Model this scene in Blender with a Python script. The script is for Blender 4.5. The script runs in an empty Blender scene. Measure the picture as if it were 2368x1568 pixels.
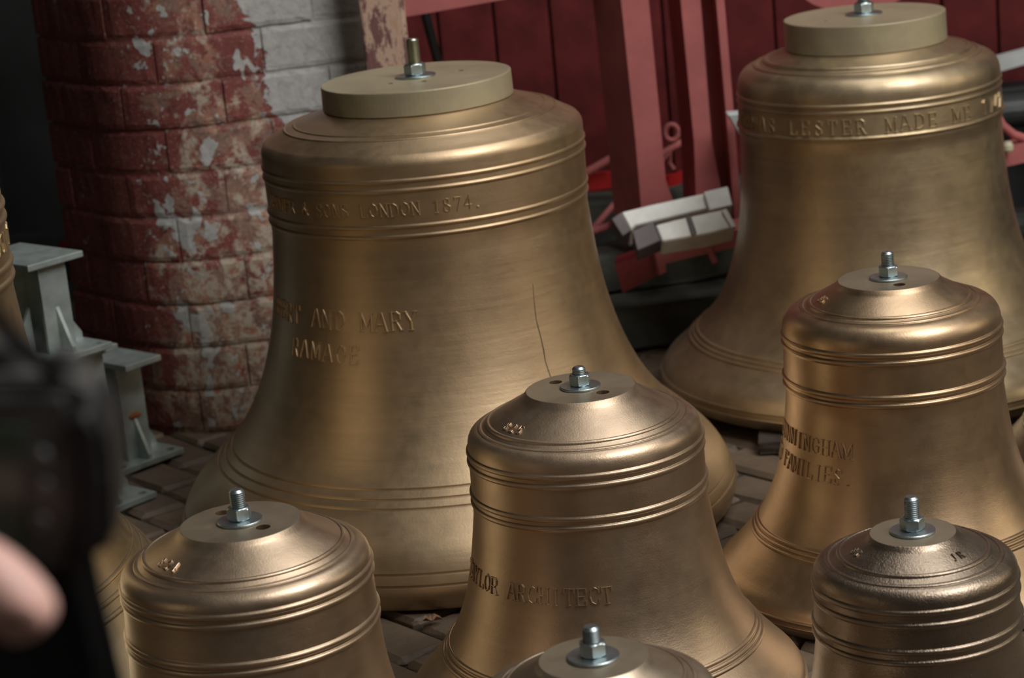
import bpy, bmesh, math, random
from mathutils import Vector, Matrix
from mathutils import noise as mnoise
R = math.radians
PI = math.pi
scene = bpy.context.scene
COL = scene.collection
random.seed(7)

# ------------------------------------------------------------------ camera
F_PX, PITCH, ROLL, CAM_H = 5315.5, R(14.95), R(-5.507), 1.3642
fw = Vector((0, math.cos(PITCH), -math.sin(PITCH)))
rt = Vector((1, 0, 0))
up = rt.cross(fw)
c_, s_ = math.cos(ROLL), math.sin(ROLL)
rt2 = c_ * rt + s_ * up
up2 = -s_ * rt + c_ * up
CAMP = Vector((0, 0, CAM_H))
cd = bpy.data.cameras.new('camera_view')
cam = bpy.data.objects.new('camera_view', cd)
COL.objects.link(cam)
m = Matrix((rt2, up2, -fw)).transposed().to_4x4()
m.translation = CAMP
cam.matrix_world = m
cd.sensor_width = 36
cd.lens = F_PX / 2368 * 36
cd.clip_start = 0.05
cd.dof.use_dof = True
cd.dof.focus_distance = 3.15
cd.dof.aperture_fstop = 6.3
scene.camera = cam

# ------------------------------------------------------------------ world, lights, exposure
w = bpy.data.worlds.new('World')
scene.world = w
w.use_nodes = True
nt = w.node_tree
bg = nt.nodes['Background']
bg.inputs['Color'].default_value = (0.70, 0.66, 0.62, 1)
bg.inputs['Strength'].default_value = 0.045

def area(name, loc, target, sx, sy, power, col):
    l = bpy.data.lights.new(name, 'AREA')
    l.shape = 'RECTANGLE'; l.size = sx; l.size_y = sy; l.energy = power; l.color = col
    o = bpy.data.objects.new(name, l); COL.objects.link(o)
    o.location = loc
    o.rotation_euler = (Vector(target) - Vector(loc)).to_track_quat('-Z', 'Y').to_euler()
    return o
area('roof_light_back', (1.3, 4.0, 4.4), (0.5, 4.1, 0.0), 2.0, 2.0, 52, (1.0, 0.985, 0.95))
# the big open doorway / roof lights to the right of the photographer
area('doorway_daylight', (4.6, 2.9, 1.9), (0.2, 3.7, 0.4), 1.6, 1.6, 22, (1.0, 0.86, 0.62))
area('roof_light', (2.6, 1.3, 4.3), (0.1, 3.5, 0.2), 2.3, 2.4, 232, (1.0, 0.985, 0.965))
# weak warm daylight from a far opening behind, on the left
area('far_window', (-3.4, 0.9, 0.9), (0.0, 3.4, 0.4), 0.35, 1.6, 4.0, (1.0, 0.78, 0.50))

area('fill_light', (4.6, -1.4, 2.2), (0.0, 3.0, 0.4), 2.2, 1.6, 15, (1.0, 0.82, 0.62))  # added fill with no seen source, brightens the hand and bell fronts

vs = scene.view_settings
vs.view_transform = 'Standard'; vs.look = 'None'; vs.gamma = 1.0; vs.use_curve_mapping = False
vs.exposure = -0.16

# ------------------------------------------------------------------ helpers
def ray(u, v):
    return fw + (u - 1184) / F_PX * rt2 - (v - 784) / F_PX * up2
def at_y(u, v, y):
    d = ray(u, v); return CAMP + d * (y / d.y)
def link(name, me, mat=None, parent=None, smooth=False, loc=None):
    o = bpy.data.objects.new(name, me)
    COL.objects.link(o)
    if mat is not None and len(me.materials) == 0: me.materials.append(mat)
    if parent is not None: o.parent = parent
    if loc is not None: o.location = loc
    if smooth:
        for p in me.polygons: p.use_smooth = True
    return o
def from_bm(name, bm, mat, parent=None, smooth=False, loc=None, recalc=True):
    if recalc: bmesh.ops.recalc_face_normals(bm, faces=bm.faces)
    me = bpy.data.meshes.new(name); bm.to_mesh(me); bm.free()
    return link(name, me, mat, parent, smooth, loc)
def tag(o, label=None, cat=None, group=None, kind=None):
    if label: o['label'] = label
    if cat: o['category'] = cat
    if group: o['group'] = group
    if kind: o['kind'] = kind
    return o
def empty(name, loc, label=None, cat=None, group=None, rz=0.0):
    o = bpy.data.objects.new(name, None); COL.objects.link(o)
    o.location = loc; o.rotation_euler = (0, 0, rz); o.empty_display_size = .1
    return tag(o, label, cat, group)
def add_box(bm, c, d, rot=None, bev=0.0):
    r = bmesh.ops.create_cube(bm, size=1.0)
    vs_ = r['verts']
    M = Matrix.Translation(Vector(c)) @ (rot.to_4x4() if rot is not None else Matrix.Identity(4)) @ Matrix.Diagonal((d[0], d[1], d[2], 1))
    bmesh.ops.transform(bm, matrix=M, verts=vs_)
    if bev > 0:
        es = {e for v in vs_ for e in v.link_edges}
        bmesh.ops.bevel(bm, geom=list(es), offset=bev, segments=2, affect='EDGES', profile=0.6)
def add_prism(bm, pts, d):
    """closed polygon (3-D points) extruded along vector d"""
    a = [bm.verts.new(p) for p in pts]; b = [bm.verts.new(Vector(p) + Vector(d)) for p in pts]
    bm.faces.new(a); bm.faces.new(b[::-1])
    n = len(a)
    for i in range(n): bm.faces.new([a[i], b[i], b[(i + 1) % n], a[(i + 1) % n]])
def add_tube(bm, pts, rad, n=14, cap=True):
    pts = [Vector(p) for p in pts]
    rads = rad if isinstance(rad, (list, tuple)) else [rad] * len(pts)
    rings = []; prev = None
    for i, p in enumerate(pts):
        t = (pts[min(i + 1, len(pts) - 1)] - pts[max(i - 1, 0)]).normalized()
        if prev is None:
            a = t.orthogonal().normalized()
        else:
            a = (prev - t * prev.dot(t)).normalized()
        prev = a; b = t.cross(a)
        rings.append([bm.verts.new(p + rads[i] * (math.cos(2*PI*k/n) * a + math.sin(2*PI*k/n) * b)) for k in range(n)])
    for i in range(len(rings) - 1):
        for k in range(n):
            bm.faces.new([rings[i][k], rings[i][(k+1) % n], rings[i+1][(k+1) % n], rings[i+1][k]])
    if cap:
        bm.faces.new(rings[0][::-1]); bm.faces.new(rings[-1])
def add_lathe(bm, prof, n=64, c=(0, 0)):
    """prof: list of (r, z) from top axis to wherever; r=0 ends are closed"""
    rings = []
    for r, z in prof:
        if r < 1e-6: rings.append([bm.verts.new((c[0], c[1], z))])
        else: rings.append([bm.verts.new((c[0] + r * math.cos(2*PI*k/n), c[1] + r * math.sin(2*PI*k/n), z)) for k in range(n)])
    for a, b in zip(rings, rings[1:]):
        for k in range(n):
            k2 = (k + 1) % n
            if len(a) == 1 and len(b) == 1: continue
            if len(a) == 1: bm.faces.new([a[0], b[k], b[k2]])
            elif len(b) == 1: bm.faces.new([a[k], b[0], a[k2]])
            else: bm.faces.new([a[k], b[k], b[k2], a[k2]])

# ------------------------------------------------------------------ materials
def new_mat(name):
    mt = bpy.data.materials.new(name); mt.use_nodes = True
    n = mt.node_tree.nodes; l = mt.node_tree.links
    return mt, n, l, n['Principled BSDF']
def nd(n, typ, **kw):
    x = n.new(typ)
    for k, v in kw.items(): setattr(x, k, v)
    return x
def noise(n, l, vec, scale, detail=4, rough=.6, dist=0.0):
    t = nd(n, 'ShaderNodeTexNoise'); t.inputs['Scale'].default_value = scale
    t.inputs['Detail'].default_value = detail; t.inputs['Roughness'].default_value = rough
    t.inputs['Distortion'].default_value = dist
    if vec is not None: l.new(vec, t.inputs['Vector'])
    return t.outputs['Fac']
def ramp(n, l, fac, stops, interp='LINEAR'):
    r = nd(n, 'ShaderNodeValToRGB'); r.color_ramp.interpolation = interp
    e = r.color_ramp.elements
    while len(e) < len(stops): e.new(0.5)
    for i, (p, c) in enumerate(stops):
        e[i].position = p; e[i].color = (c[0], c[1], c[2], 1) if not isinstance(c, (int, float)) else (c, c, c, 1)
    l.new(fac, r.inputs['Fac']); return r.outputs['Color']
def mixc(n, l, fac, a, b, mode='MIX'):
    x = nd(n, 'ShaderNodeMix', data_type='RGBA', blend_type=mode)
    for idx, v in ((0, fac), (6, a), (7, b)):
        if isinstance(v, (int, float)): x.inputs[idx].default_value = v
        elif isinstance(v, tuple): x.inputs[idx].default_value = (v[0], v[1], v[2], 1)
        else: l.new(v, x.inputs[idx])
    return x.outputs[2]
def mapping(n, l, src, scale=(1, 1, 1), loc=(0, 0, 0)):
    x = nd(n, 'ShaderNodeMapping'); x.inputs['Scale'].default_value = scale; x.inputs['Location'].default_value = loc
    l.new(src, x.inputs['Vector']); return x.outputs[0]
def bump(n, l, h, strength, dist, nrm=None):
    x = nd(n, 'ShaderNodeBump'); x.inputs['Strength'].default_value = strength; x.inputs['Distance'].default_value = dist
    l.new(h, x.inputs['Height'])
    if nrm is not None: l.new(nrm, x.inputs['Normal'])
    return x.outputs[0]
def maprange(n, l, v, a, b, c=0.0, d=1.0):
    x = nd(n, 'ShaderNodeMapRange'); x.inputs[1].default_value = a; x.inputs[2].default_value = b
    x.inputs[3].default_value = c; x.inputs[4].default_value = d
    l.new(v, x.inputs[0]); return x.outputs[0]
def mathn(n, l, op, a, b=0.0):
    x = nd(n, 'ShaderNodeMath', operation=op)
    for i, v in ((0, a), (1, b)):
        if isinstance(v, (int, float)): x.inputs[i].default_value = v
        else: l.new(v, x.inputs[i])
    return x.outputs[0]

def bronze(name, base, rough=.42, pit=0.25, blotch=0.0, streak=0.5, off=0.0, metal=1.0):
    mt, n, l, p = new_mat(name)
    tc = nd(n, 'ShaderNodeTexCoord'); o = mapping(n, l, tc.outputs['Object'], loc=(off, off*.7, 0))
    lo = noise(n, l, o, 5.0, 3, .5)
    st = noise(n, l, mapping(n, l, o, (3, 3, 42)), 1.6, 4, .6, .4)
    fine = noise(n, l, o, 420, 2, .6)
    mid = noise(n, l, o, 38, 4, .65)
    b = Vector(base)
    col = ramp(n, l, lo, [(0.3, tuple(b * .86)), (0.7, tuple(b * 1.12))])
    col = mixc(n, l, maprange(n, l, st, .35, .7, 0, streak * .5), col, tuple(Vector((b.x*1.25, b.y*1.22, b.z*1.18))))
    if blotch > 0:
        bl = noise(n, l, o, 9, 4, .65, .8)
        col = mixc(n, l, maprange(n, l, bl, .50, .66, 0, blotch), col, (b.x*1.35, b.y*1.38, b.z*1.15))
    dk = noise(n, l, o, 260, 2, .5)
    col = mixc(n, l, maprange(n, l, dk, .70, .78, 0, .55 * pit * 2), col, (b.x*.25, b.y*.22, b.z*.18))
    l.new(col, p.inputs['Base Color'])
    p.inputs['Metallic'].default_value = metal
    p.inputs['Coat Weight'].default_value = .45; p.inputs['Coat Roughness'].default_value = .30
    rr = maprange(n, l, mathn(n, l, 'ADD', mathn(n, l, 'MULTIPLY', lo, .5), mathn(n, l, 'MULTIPLY', mid, .5)), .3, .7, rough - .06, rough + .08)
    l.new(rr, p.inputs['Roughness'])
    nb = bump(n, l, st, 0.10 * streak, .004)
    nb = bump(n, l, mid, 0.06 + pit * .14, .003, nb)
    nb = bump(n, l, fine, 0.10 + pit * .35, .0008, nb)
    l.new(nb, p.inputs['Normal'])
    return mt

def simple(name, col, rough=.6, metal=0.0, var=.15, scale=20, bmp=.1, bdist=.002):
    mt, n, l, p = new_mat(name)
    tc = nd(n, 'ShaderNodeTexCoord'); o = tc.outputs['Object']
    f = noise(n, l, o, scale, 5, .6)
    b = Vector(col)
    c = ramp(n, l, f, [(.3, tuple(b * (1 - var))), (.7, tuple(b * (1 + var)))])
    l.new(c, p.inputs['Base Color'])
    p.inputs['Roughness'].default_value = rough; p.inputs['Metallic'].default_value = metal
    if bmp > 0: l.new(bump(n, l, noise(n, l, o, scale * 6, 4, .6), bmp, bdist), p.inputs['Normal'])
    return mt

M = {}
BASE = (.46, .335, .205)
M['bronze_a'] = bronze('bronze_satin_large', BASE, .46, .22, 0, .9)
M['bronze_b'] = bronze('bronze_rough_old', (.45, .350, .225), .46, .30, .40, 1.0, 3.1)
M['bronze_c'] = bronze('bronze_satin', (.45, .338, .235), .43, .35, 0, .6, 5.2)
M['bronze_d'] = bronze('bronze_warm', (.44, .308, .190), .40, .20, .25, .5, 7.7)
M['bronze_e'] = bronze('bronze_front_left', (.45, .338, .235), .42, .25, 0, .6, 9.4)
M['bronze_f'] = bronze('bronze_dark', (.28, .218, .160), .37, 1.5, 0, .4, 11.3)
M['bronze_g'] = bronze('bronze_front', (.42, .34, .25), .42, .3, .1, .4, 13.1)
M['bronze_h'] = bronze('bronze_left', (.46, .36, .22), .45, .3, .3, .6, 17.1)
M['face'] = bronze('bronze_machined_face', (.345, .288, .208), .55, .15, 0, .3, 2.2)
M['disc'] = bronze('crown_disc_yellow_bronze', (.43, .37, .245), .55, .12, .3, .3, 4.4, .55)
M['zinc'] = simple('zinc_plated_steel', (.42, .49, .51), .36, 1.0, .15, 60, .05, .0005)
M['zinc2'] = simple('zinc_yellowish_stud', (.52, .52, .42), .32, 1.0, .15, 60, .05, .0005)
M['crack'] = simple('crack_dark_line', (.085, .058, .036), .7, 0, .3, 60, 0)
M['galv'] = simple('galvanised_steel', (.40, .46, .44), .45, .6, .22, 26, .15, .001)
M['rust'] = simple('rust_stain', (.25, .08, .02), .8, 0, .3, 60, .2)
M['red'] = simple('red_oxide_primer', (.40, .115, .110), .7, 0, .14, 12, .12, .002)
M['redd'] = simple('dark_red_board_paint', (.100, .014, .014), .60, 0, .35, 9, .12, .002)
M['bright_red'] = simple('bright_red_band', (.42, .012, .014), .45, 0, .1, 12, .05)
M['machined'] = simple('machined_casting_grey', (.74, .74, .69), .5, .15, .12, 22, .08, .001)
M['castside'] = simple('casting_rough_side', (.13, .11, .11), .6, .3, .15, 22, .1, .001)
M['timber'] = simple('weathered_dark_timber', (.045, .048, .038), .8, 0, .45, 14, .4, .004)
M['redd'].node_tree.nodes['Principled BSDF'].inputs['Specular IOR Level'].default_value = .2
M['darkpaint'] = simple('near_black_wall', (.018, .020, .020), .7, 0, .3, 6, .2, .004)
M['pipe'] = simple('dark_steel_pipe', (.06, .065, .065), .45, .5, .2, 20, .1)
M['white'] = simple('white_painted_bar', (.55, .58, .58), .5, 0, .08, 20, .05)
M['cream'] = simple('cream_plastic', (.5, .47, .33), .5, 0, .08, 20, .05)
M['rubber'] = simple('black_camera_rubber', (.005, .005, .0055), .55, 0, .2, 200, .15, .0004)
M['plastic'] = simple('black_camera_plastic', (.075, .075, .072), .38, 0, .15, 80, .05, .0004)
M['screen'] = simple('camera_screen_glass', (.060, .085, .062), .25, 0, .5, 60, 0)
M['strap'] = simple('black_webbing', (.012, .012, .013), .8, 0, .2, 300, .4, .0005)
M['sleeve'] = simple('black_sleeve_cloth', (.008, .008, .009), .9, 0, .2, 100, .3, .001)
M['swarf'] = simple('bright_metal_shavings', (.7, .68, .6), .3, 1.0, .2, 80, .1)
M['packwood'] = simple('dark_packing_wood', (.035, .024, .016), .85, 0, .4, 30, .4, .003)
M['leaf'] = simple('dry_brown_leaf', (.22, .12, .06), .8, 0, .3, 60, .3)
mt, n, l, p = new_mat('skin'); M['skin'] = mt
tc = nd(n, 'ShaderNodeTexCoord'); f = noise(n, l, tc.outputs['Object'], 40, 4)
l.new(ramp(n, l, f, [(.3, (.66, .36, .31)), (.7, (.80, .50, .43))]), p.inputs['Base Color'])
p.inputs['Roughness'].default_value = .5; p.inputs['Subsurface Weight'].default_value = .15; p.inputs['Subsurface Radius'].default_value = (.01, .004, .002)
# brick pier: worn red paint, bare brick and remains of whitewash (world-position patches)
def pier_mat(name, mortar=False):
    mt, n, l, p = new_mat(name)
    g = nd(n, 'ShaderNodeNewGeometry'); o = g.outputs['Position']
    sx = nd(n, 'ShaderNodeSeparateXYZ'); l.new(o, sx.inputs[0])
    big = noise(n, l, o, 6.5, 6, .62, .35)
    med = noise(n, l, mapping(n, l, o, (1, 1, .8), (3, 1, 2)), 17, 6, .65, .5)
    fine = noise(n, l, mapping(n, l, o, (1, 1, 1), (7, 4, 1)), 55, 5, .7, .4)
    vf = noise(n, l, mapping(n, l, o, (1, 1, 1), (2, 9, 5)), 170, 3, .7)
    red = ramp(n, l, big, [(.3, (.12, .026, .023)), (.55, (.20, .048, .040)), (.72, (.20, .085, .062))])
    bare = ramp(n, l, med, [(.3, (.15, .090, .070)), (.48, (.23, .13, .098)), (.60, (.32, .125, .070)), (.68, (.24, .15, .11)), (.78, (.34, .26, .18))])
    low = maprange(n, l, sx.outputs[2], .15, .75, .10, -.04)
    onface = maprange(n, l, sx.outputs[0], -.80, -.62, -.22, .0)
    pat = noise(n, l, mapping(n, l, o, (1, 1, 1.3), (5, 8, 3)), 8.5, 8, .68, .7)
    col = mixc(n, l, maprange(n, l, mathn(n, l, 'ADD', mathn(n, l, 'ADD', pat, low), onface), .485, .515), red, bare)
    col = mixc(n, l, maprange(n, l, fine, .54, .62, 0, .5), col, (.09, .028, .025))
    col = mixc(n, l, maprange(n, l, vf, .56, .66, 0, .45), col, (.42, .33, .25))
    # dusty lime specks, thicker low down on the front face
    sp = mathn(n, l, 'ADD', mathn(n, l, 'ADD', med, low), onface)
    spk = mathn(n, l, 'MULTIPLY', maprange(n, l, sp, .505, .57), maprange(n, l, fine, .42, .55))
    col = mixc(n, l, mathn(n, l, 'MULTIPLY', spk, .85), col, (.44, .39, .31))
    # white flakes
    fl = nd(n, 'ShaderNodeTexNoise'); fl.inputs['Scale'].default_value = 15; fl.inputs['Detail'].default_value = 3
    fl.inputs['Roughness'].default_value = .55; fl.inputs['Distortion'].default_value = .3
    l.new(mapping(n, l, o, (1, 1, .7), (11, 3, 8)), fl.inputs['Vector'])
    st1 = mathn(n, l, 'MULTIPLY', maprange(n, l, sx.outputs[0], -.76, -.69, 0, 1), maprange(n, l, sx.outputs[0], -.62, -.54, 1, 0))
    flsum = mathn(n, l, 'ADD', mathn(n, l, 'ADD', fl.outputs['Fac'], mathn(n, l, 'MULTIPLY', onface, .35)), mathn(n, l, 'MULTIPLY', st1, .075))
    flsum = mathn(n, l, 'ADD', flsum, mathn(n, l, 'MULTIPLY', mathn(n, l, 'SUBTRACT', fine, .5), .16))
    flm = maprange(n, l, flsum, .640, .652)
    # the large unpeeled whitewash area, upper right of the face
    # measured along the face: grows with x and with z
    bx = maprange(n, l, sx.outputs[0], -.56, -.40, -.62, .50)
    bz = maprange(n, l, sx.outputs[2], .54, .74, -.75, .0)
    edge = mathn(n, l, 'MULTIPLY', mathn(n, l, 'SUBTRACT', med, .5), 1.6)
    edge2 = mathn(n, l, 'MULTIPLY', mathn(n, l, 'SUBTRACT', big, .5), 1.2)
    s1 = mathn(n, l, 'ADD', mathn(n, l, 'ADD', bx, bz), mathn(n, l, 'ADD', edge, edge2))
    bigm = maprange(n, l, s1, .0, .03)
    f2 = noise(n, l, mapping(n, l, o, (1, 1, .8), (1, 13, 6)), 34, 3, .6, .3)
    flm2 = maprange(n, l, mathn(n, l, 'ADD', mathn(n, l, 'ADD', f2, mathn(n, l, 'MULTIPLY', st1, .06)), mathn(n, l, 'MULTIPLY', onface, .2)), .665, .68)
    wm = mathn(n, l, 'MAXIMUM', mathn(n, l, 'MAXIMUM', flm, flm2), bigm)
    white = ramp(n, l, fine, [(.28, (.27, .26, .25)), (.42, (.36, .355, .35)), (.62, (.43, .425, .41))])
    col = mixc(n, l, wm, col, white)
    if mortar: col = mixc(n, l, .12, col, (.05, .03, .025))
    l.new(col, p.inputs['Base Color'])
    p.inputs['Roughness'].default_value = .7
    nb = bump(n, l, wm, .6, .003); nb = bump(n, l, fine, .5, .004, nb); nb = bump(n, l, vf, .3, .001, nb)
    l.new(nb, p.inputs['Normal'])
    return mt
M['pier'] = pier_mat('peeling_painted_brick')
M['mortar'] = pier_mat('peeling_painted_mortar', True)
mt, n, l, p = new_mat('peeling_post_paint'); M['post'] = mt
tc = nd(n, 'ShaderNodeTexCoord'); o = mapping(n, l, tc.outputs['Object'], (1, 1, .38))
f = noise(n, l, o, 34, 8, .78, .25)
c = ramp(n, l, f, [(.40, (.46, .28, .20)), (.50, (.52, .36, .27)), (.545, (.15, .065, .06)), (.75, (.24, .12, .11))])
l.new(c, p.inputs['Base Color']); p.inputs['Roughness'].default_value = .65
l.new(bump(n, l, f, .4, .002), p.inputs['Normal'])
M['post'].name = 'peeling_post_paint'
def setts_mat(name, col):
    mt, n, l, p = new_mat(name)
    g = nd(n, 'ShaderNodeNewGeometry'); oi = nd(n, 'ShaderNodeObjectInfo')
    a = noise(n, l, g.outputs['Position'], 7, 5, .6); b = noise(n, l, g.outputs['Position'], 60, 5, .7)
    b3 = Vector(col)
    c = ramp(n, l, a, [(.3, tuple(b3 * .7)), (.7, tuple(b3 * 1.25))])
    c = mixc(n, l, maprange(n, l, oi.outputs['Random'], 0, 1, 0, .4), c, (b3.x*.5, b3.y*.55, b3.z*.65))
    c = mixc(n, l, maprange(n, l, b, .62, .72, 0, .5), c, (.02, .016, .012))
    l.new(c, p.inputs['Base Color'])
    l.new(maprange(n, l, b, .3, .7, .5, .75), p.inputs['Roughness'])
    l.new(bump(n, l, b, .5, .004), p.inputs['Normal'])
    return mt
M['sett'] = setts_mat('worn_stable_brick', (.120, .084, .054))
M['grit'] = simple('dark_grit_joint', (.030, .024, .018), .95, 0, .4, 40, .5, .003)

# ------------------------------------------------------------------ setting
# floor: bedding slab + herringbone paving bricks
bm = bmesh.new(); add_box(bm, (0.25, 3.4, -.045), (7.5, 7.0, .06))
floor = from_bm('floor', bm, M['grit']); tag(floor, kind='structure')
BX = [(-.1217, 3.945, .49), (.7484, 4.502, .44), (.0882, 3.068, .28), (.5853, 3.425, .29), (-.357, 2.702, .27), (.468, 2.66, .22), (.055, 2.334, .22), (-1.0485, 3.30, .56), (1.085, 3.85, .25)]
def brick_mesh(name, L_, W_, H_, bev, seed, jit=.002):
    rnd = random.Random(seed)
    bm = bmesh.new(); add_box(bm, (0, 0, 0), (L_, W_, H_))
    bmesh.ops.bevel(bm, geom=bm.edges[:], offset=bev, segments=1, affect='EDGES')
    for v in bm.verts: v.co += Vector((rnd.uniform(-jit, jit), rnd.uniform(-jit, jit), rnd.uniform(-jit, jit) * .6))
    bmesh.ops.recalc_face_normals(bm, faces=bm.faces)
    me = bpy.data.meshes.new(name); bm.to_mesh(me); bm.free(); return me
pav = [brick_mesh('paving_brick', .205, .098, .05, .009, 100 + i, .003) for i in range(5)]
for q in pav: q.materials.append(M['sett'])
cells = []
Wd = .106
ang = R(38)
ca, sa = math.cos(ang), math.sin(ang)
for i in range(-60, 60):
    for j in range(-60, 60):
        # herringbone on a grid of unit Wd: horizontal brick at (i,j) when (i-j)%4==0, vertical when (i-j)%4==3
        k = (i - j) % 4
        if k == 0: cx, cy, rot = (i + 1.0) * Wd, (j + .5) * Wd, 0
        elif k == 3: cx, cy, rot = (i + .5) * Wd, (j + 1.0) * Wd, PI / 2
        else: continue
        # vertical brick occupies (i, j) and (i, j+1); horizontal occupies (i, j) and (i+1, j)
        X = cx * ca - cy * sa + .2; Y = cx * sa + cy * ca + 3.6
        if not (-1.7 < X < 1.9 and 2.0 < Y < 5.6): continue
        hid = any(math.hypot(X - a, Y - b) < r - .10 for a, b, r in BX)
        d = Vector((X, Y, 0)) - CAMP
        zz = d.dot(fw); u = 1184 + F_PX * d.dot(rt2) / zz; v = 784 - F_PX * d.dot(up2) / zz
        inn = -90 < u < 2460 and 500 < v < 1660
        cells.append((not (inn and not hid), Y, X, rot, hid))
cells.sort()
rndm = random.Random(3)
rest = bmesh.new(); nb_ = 0
for flag, Y, X, rot, hid in cells:
    dz = rndm.uniform(-.004, .002); ti = rndm.uniform(-.02, .02); tj = rndm.uniform(-.02, .02)
    E_ = Matrix.Translation((X, Y, -.0262 + dz - abs(ti)*.05)) @ Matrix.Rotation(ang + rot + rndm.uniform(-.02, .02), 4, 'Z') @ Matrix.Rotation(ti, 4, 'X') @ Matrix.Rotation(tj, 4, 'Y')
    if not flag and nb_ < 290:
        o = bpy.data.objects.new('brick', pav[nb_ % 5]); COL.objects.link(o); o.parent = floor; o.matrix_basis = E_; nb_ += 1
    else:
        k0 = len(rest.verts); rest.from_mesh(pav[nb_ % 5]); rest.verts.ensure_lookup_table()
        for v in rest.verts[k0:]: v.co = E_ @ v.co
o = from_bm('paving', rest, M['sett'], floor, recalc=False); tag(o, kind='stuff')

# back wall: vertical dark red boards
WY = 5.95
bm = bmesh.new(); add_box(bm, (.9, WY + .06, .9), (4.6, .05, 2.6))
wall_back = from_bm('wall_back', bm, M['darkpaint']); tag(wall_back, kind='structure')
bw = .145
bm = bmesh.new(); add_box(bm, (0, 0, 0), (bw - .006, .022, 2.2), bev=.003)
bmesh.ops.recalc_face_normals(bm, faces=bm.faces)
bme = bpy.data.meshes.new('board'); bm.to_mesh(bme); bm.free(); bme.materials.append(M['redd'])
for i in range(18):
    o = bpy.data.objects.new('board', bme); COL.objects.link(o); o.parent = wall_back
    o.location = (-.62 + i * bw, WY + .018 + rndm.uniform(-.003, .003), 1.12)
# left background wall (dark)
bm = bmesh.new(); add_box(bm, (-2.2, 6.2, .9), (2.6, .08, 2.6))
add_box(bm, (-1.76, 4.34, .99), (.06, 3.66, 2.6))  # unseen side wall, added to keep left-hand light off the pier
wall_left = from_bm('wall_left', bm, M['darkpaint']); tag(wall_left, kind='structure')

bm = bmesh.new(); add_box(bm, (-1.25, 4.95, 2.33), (1.5, 2.7, .06))  # unseen partial slab, added to shade the pier's left side
ceil = from_bm('added_ceiling', bm, M['darkpaint']); tag(ceil, kind='structure')

# brick pier with a rounded corner
A0 = Vector((-.70, 4.555)); dR = Vector((math.cos(R(14)), math.sin(R(14)))); dL = Vector((-math.cos(R(52)), math.sin(R(52))))
path = []
rad = .27
def pier_path(s):
    """position and tangent at arc-length s; s=0 at the corner's start on the front face, s>0 to the left"""
    # front face runs from A0 + t*dR; corner rounded
    turn = math.acos(max(-1, min(1, (-dR).dot(dL))))
    tl = rad * math.tan(turn / 2)
    P0 = A0 + dR * tl
    nrm = Vector((-dR.y, dR.x))         # pointing to +Y side (inside)
    cc = P0 + nrm * rad
    if s <= 0: return P0 - dR * s, -dR
    al = rad * turn
    if s < al:
        a = s / rad
        st = (P0 - cc).angle_signed(Vector((1, 0)))
        v = P0 - cc; ca_, sa_ = math.cos(-a), math.sin(-a)
        q = Vector((v.x * ca_ - v.y * sa_, v.x * sa_ + v.y * ca_))
        t = -dR; t2 = Vector((t.x * ca_ - t.y * sa_, t.x * sa_ + t.y * ca_))
        return cc + q, t2
    v = P0 - cc; a = turn; ca_, sa_ = math.cos(-a), math.sin(-a)
    q = Vector((v.x * ca_ - v.y * sa_, v.x * sa_ + v.y * ca_))
    return cc + q + dL * (s - al), dL
_turn = math.acos(max(-1, min(1, (-dR).dot(dL))))
S0, S1 = -(.480 - rad * math.tan(_turn / 2)), .52
CH = .0915; BL = .218
bm = bmesh.new()
# mortar core following the same path, 8 mm back
pp = []
k = 0
s = S0
while s < S1 + 1e-6:
    P, t = pier_path(s); nin = Vector((t.y, -t.x)); 
    if (P + nin * .1 - A0).dot(Vector((0, 1))) < 0: nin = -nin
    pp.append((P + nin * .0038).to_3d()); s += .03
nback = [pp[-1] + Vector((.45, .35, 0)), pp[0] + Vector((-.1, .42, 0))]
poly = [Vector((q.x, q.y, -.02)) for q in pp + nback]
add_prism(bm, poly, (0, 0, 1.55))
pier = from_bm('brick_pier', bm, M['mortar'])
tag(pier, 'brick pier with rounded corner, peeling red paint and whitewash, behind the largest bell', 'pier', kind='structure')
pier.name = 'trim_1'
tgt = [brick_mesh('pier_brick', 1, 1, 1, .06, 200 + i, 0) for i in range(1)]
def wall_brick(s0, s1, z0, z1, seed):
    rnd = random.Random(seed)
    bm = bmesh.new(); n_ = max(2, int((s1 - s0) / (.045 if s1 < -.02 else .018)) + 1)
    dp = .05; pr = rnd.uniform(-.002, .0025)
    g = []
    for i in range(n_ + 1):
        s = s0 + (s1 - s0) * i / n_
        P, t = pier_path(s); nin = Vector((t.y, -t.x))
        if nin.y < 0: nin = -nin
        e = .0010 if i in (0, n_) else 0
        col = []
        for zz, off in ((z0, dp), (z0, .0024), (z0 + .009, e), (z1 - .009, e), (z1, .0024), (z1, dp)):
            q = P + nin * (off - pr + rnd.uniform(-.0008, .0008)); col.append(bm.verts.new((q.x, q.y, zz + rnd.uniform(-.001, .001))))
        g.append(col)
    for a, b in zip(g, g[1:]):
        for i in range(5): bm.faces.new([a[i], a[i+1], b[i+1], b[i]])
    bm.faces.new(g[0]); bm.faces.new(g[-1][::-1])
    return from_bm('brick', bm, M['pier'], pier)
for ci in range(16):
    z0 = ci * CH + .003; z1 = z0 + CH - .006
    offs = (ci % 2) * BL / 2
    if ci % 4 == 3: offs += .02
    s = S0 - offs
    while s < S1:
        a, b = max(s, S0), min(s + BL - .0055, S1)
        if b - a > .03: wall_brick(a, b, z0, z1, ci * 50 + int((s + 2) * 100))
        s += BL
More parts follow.
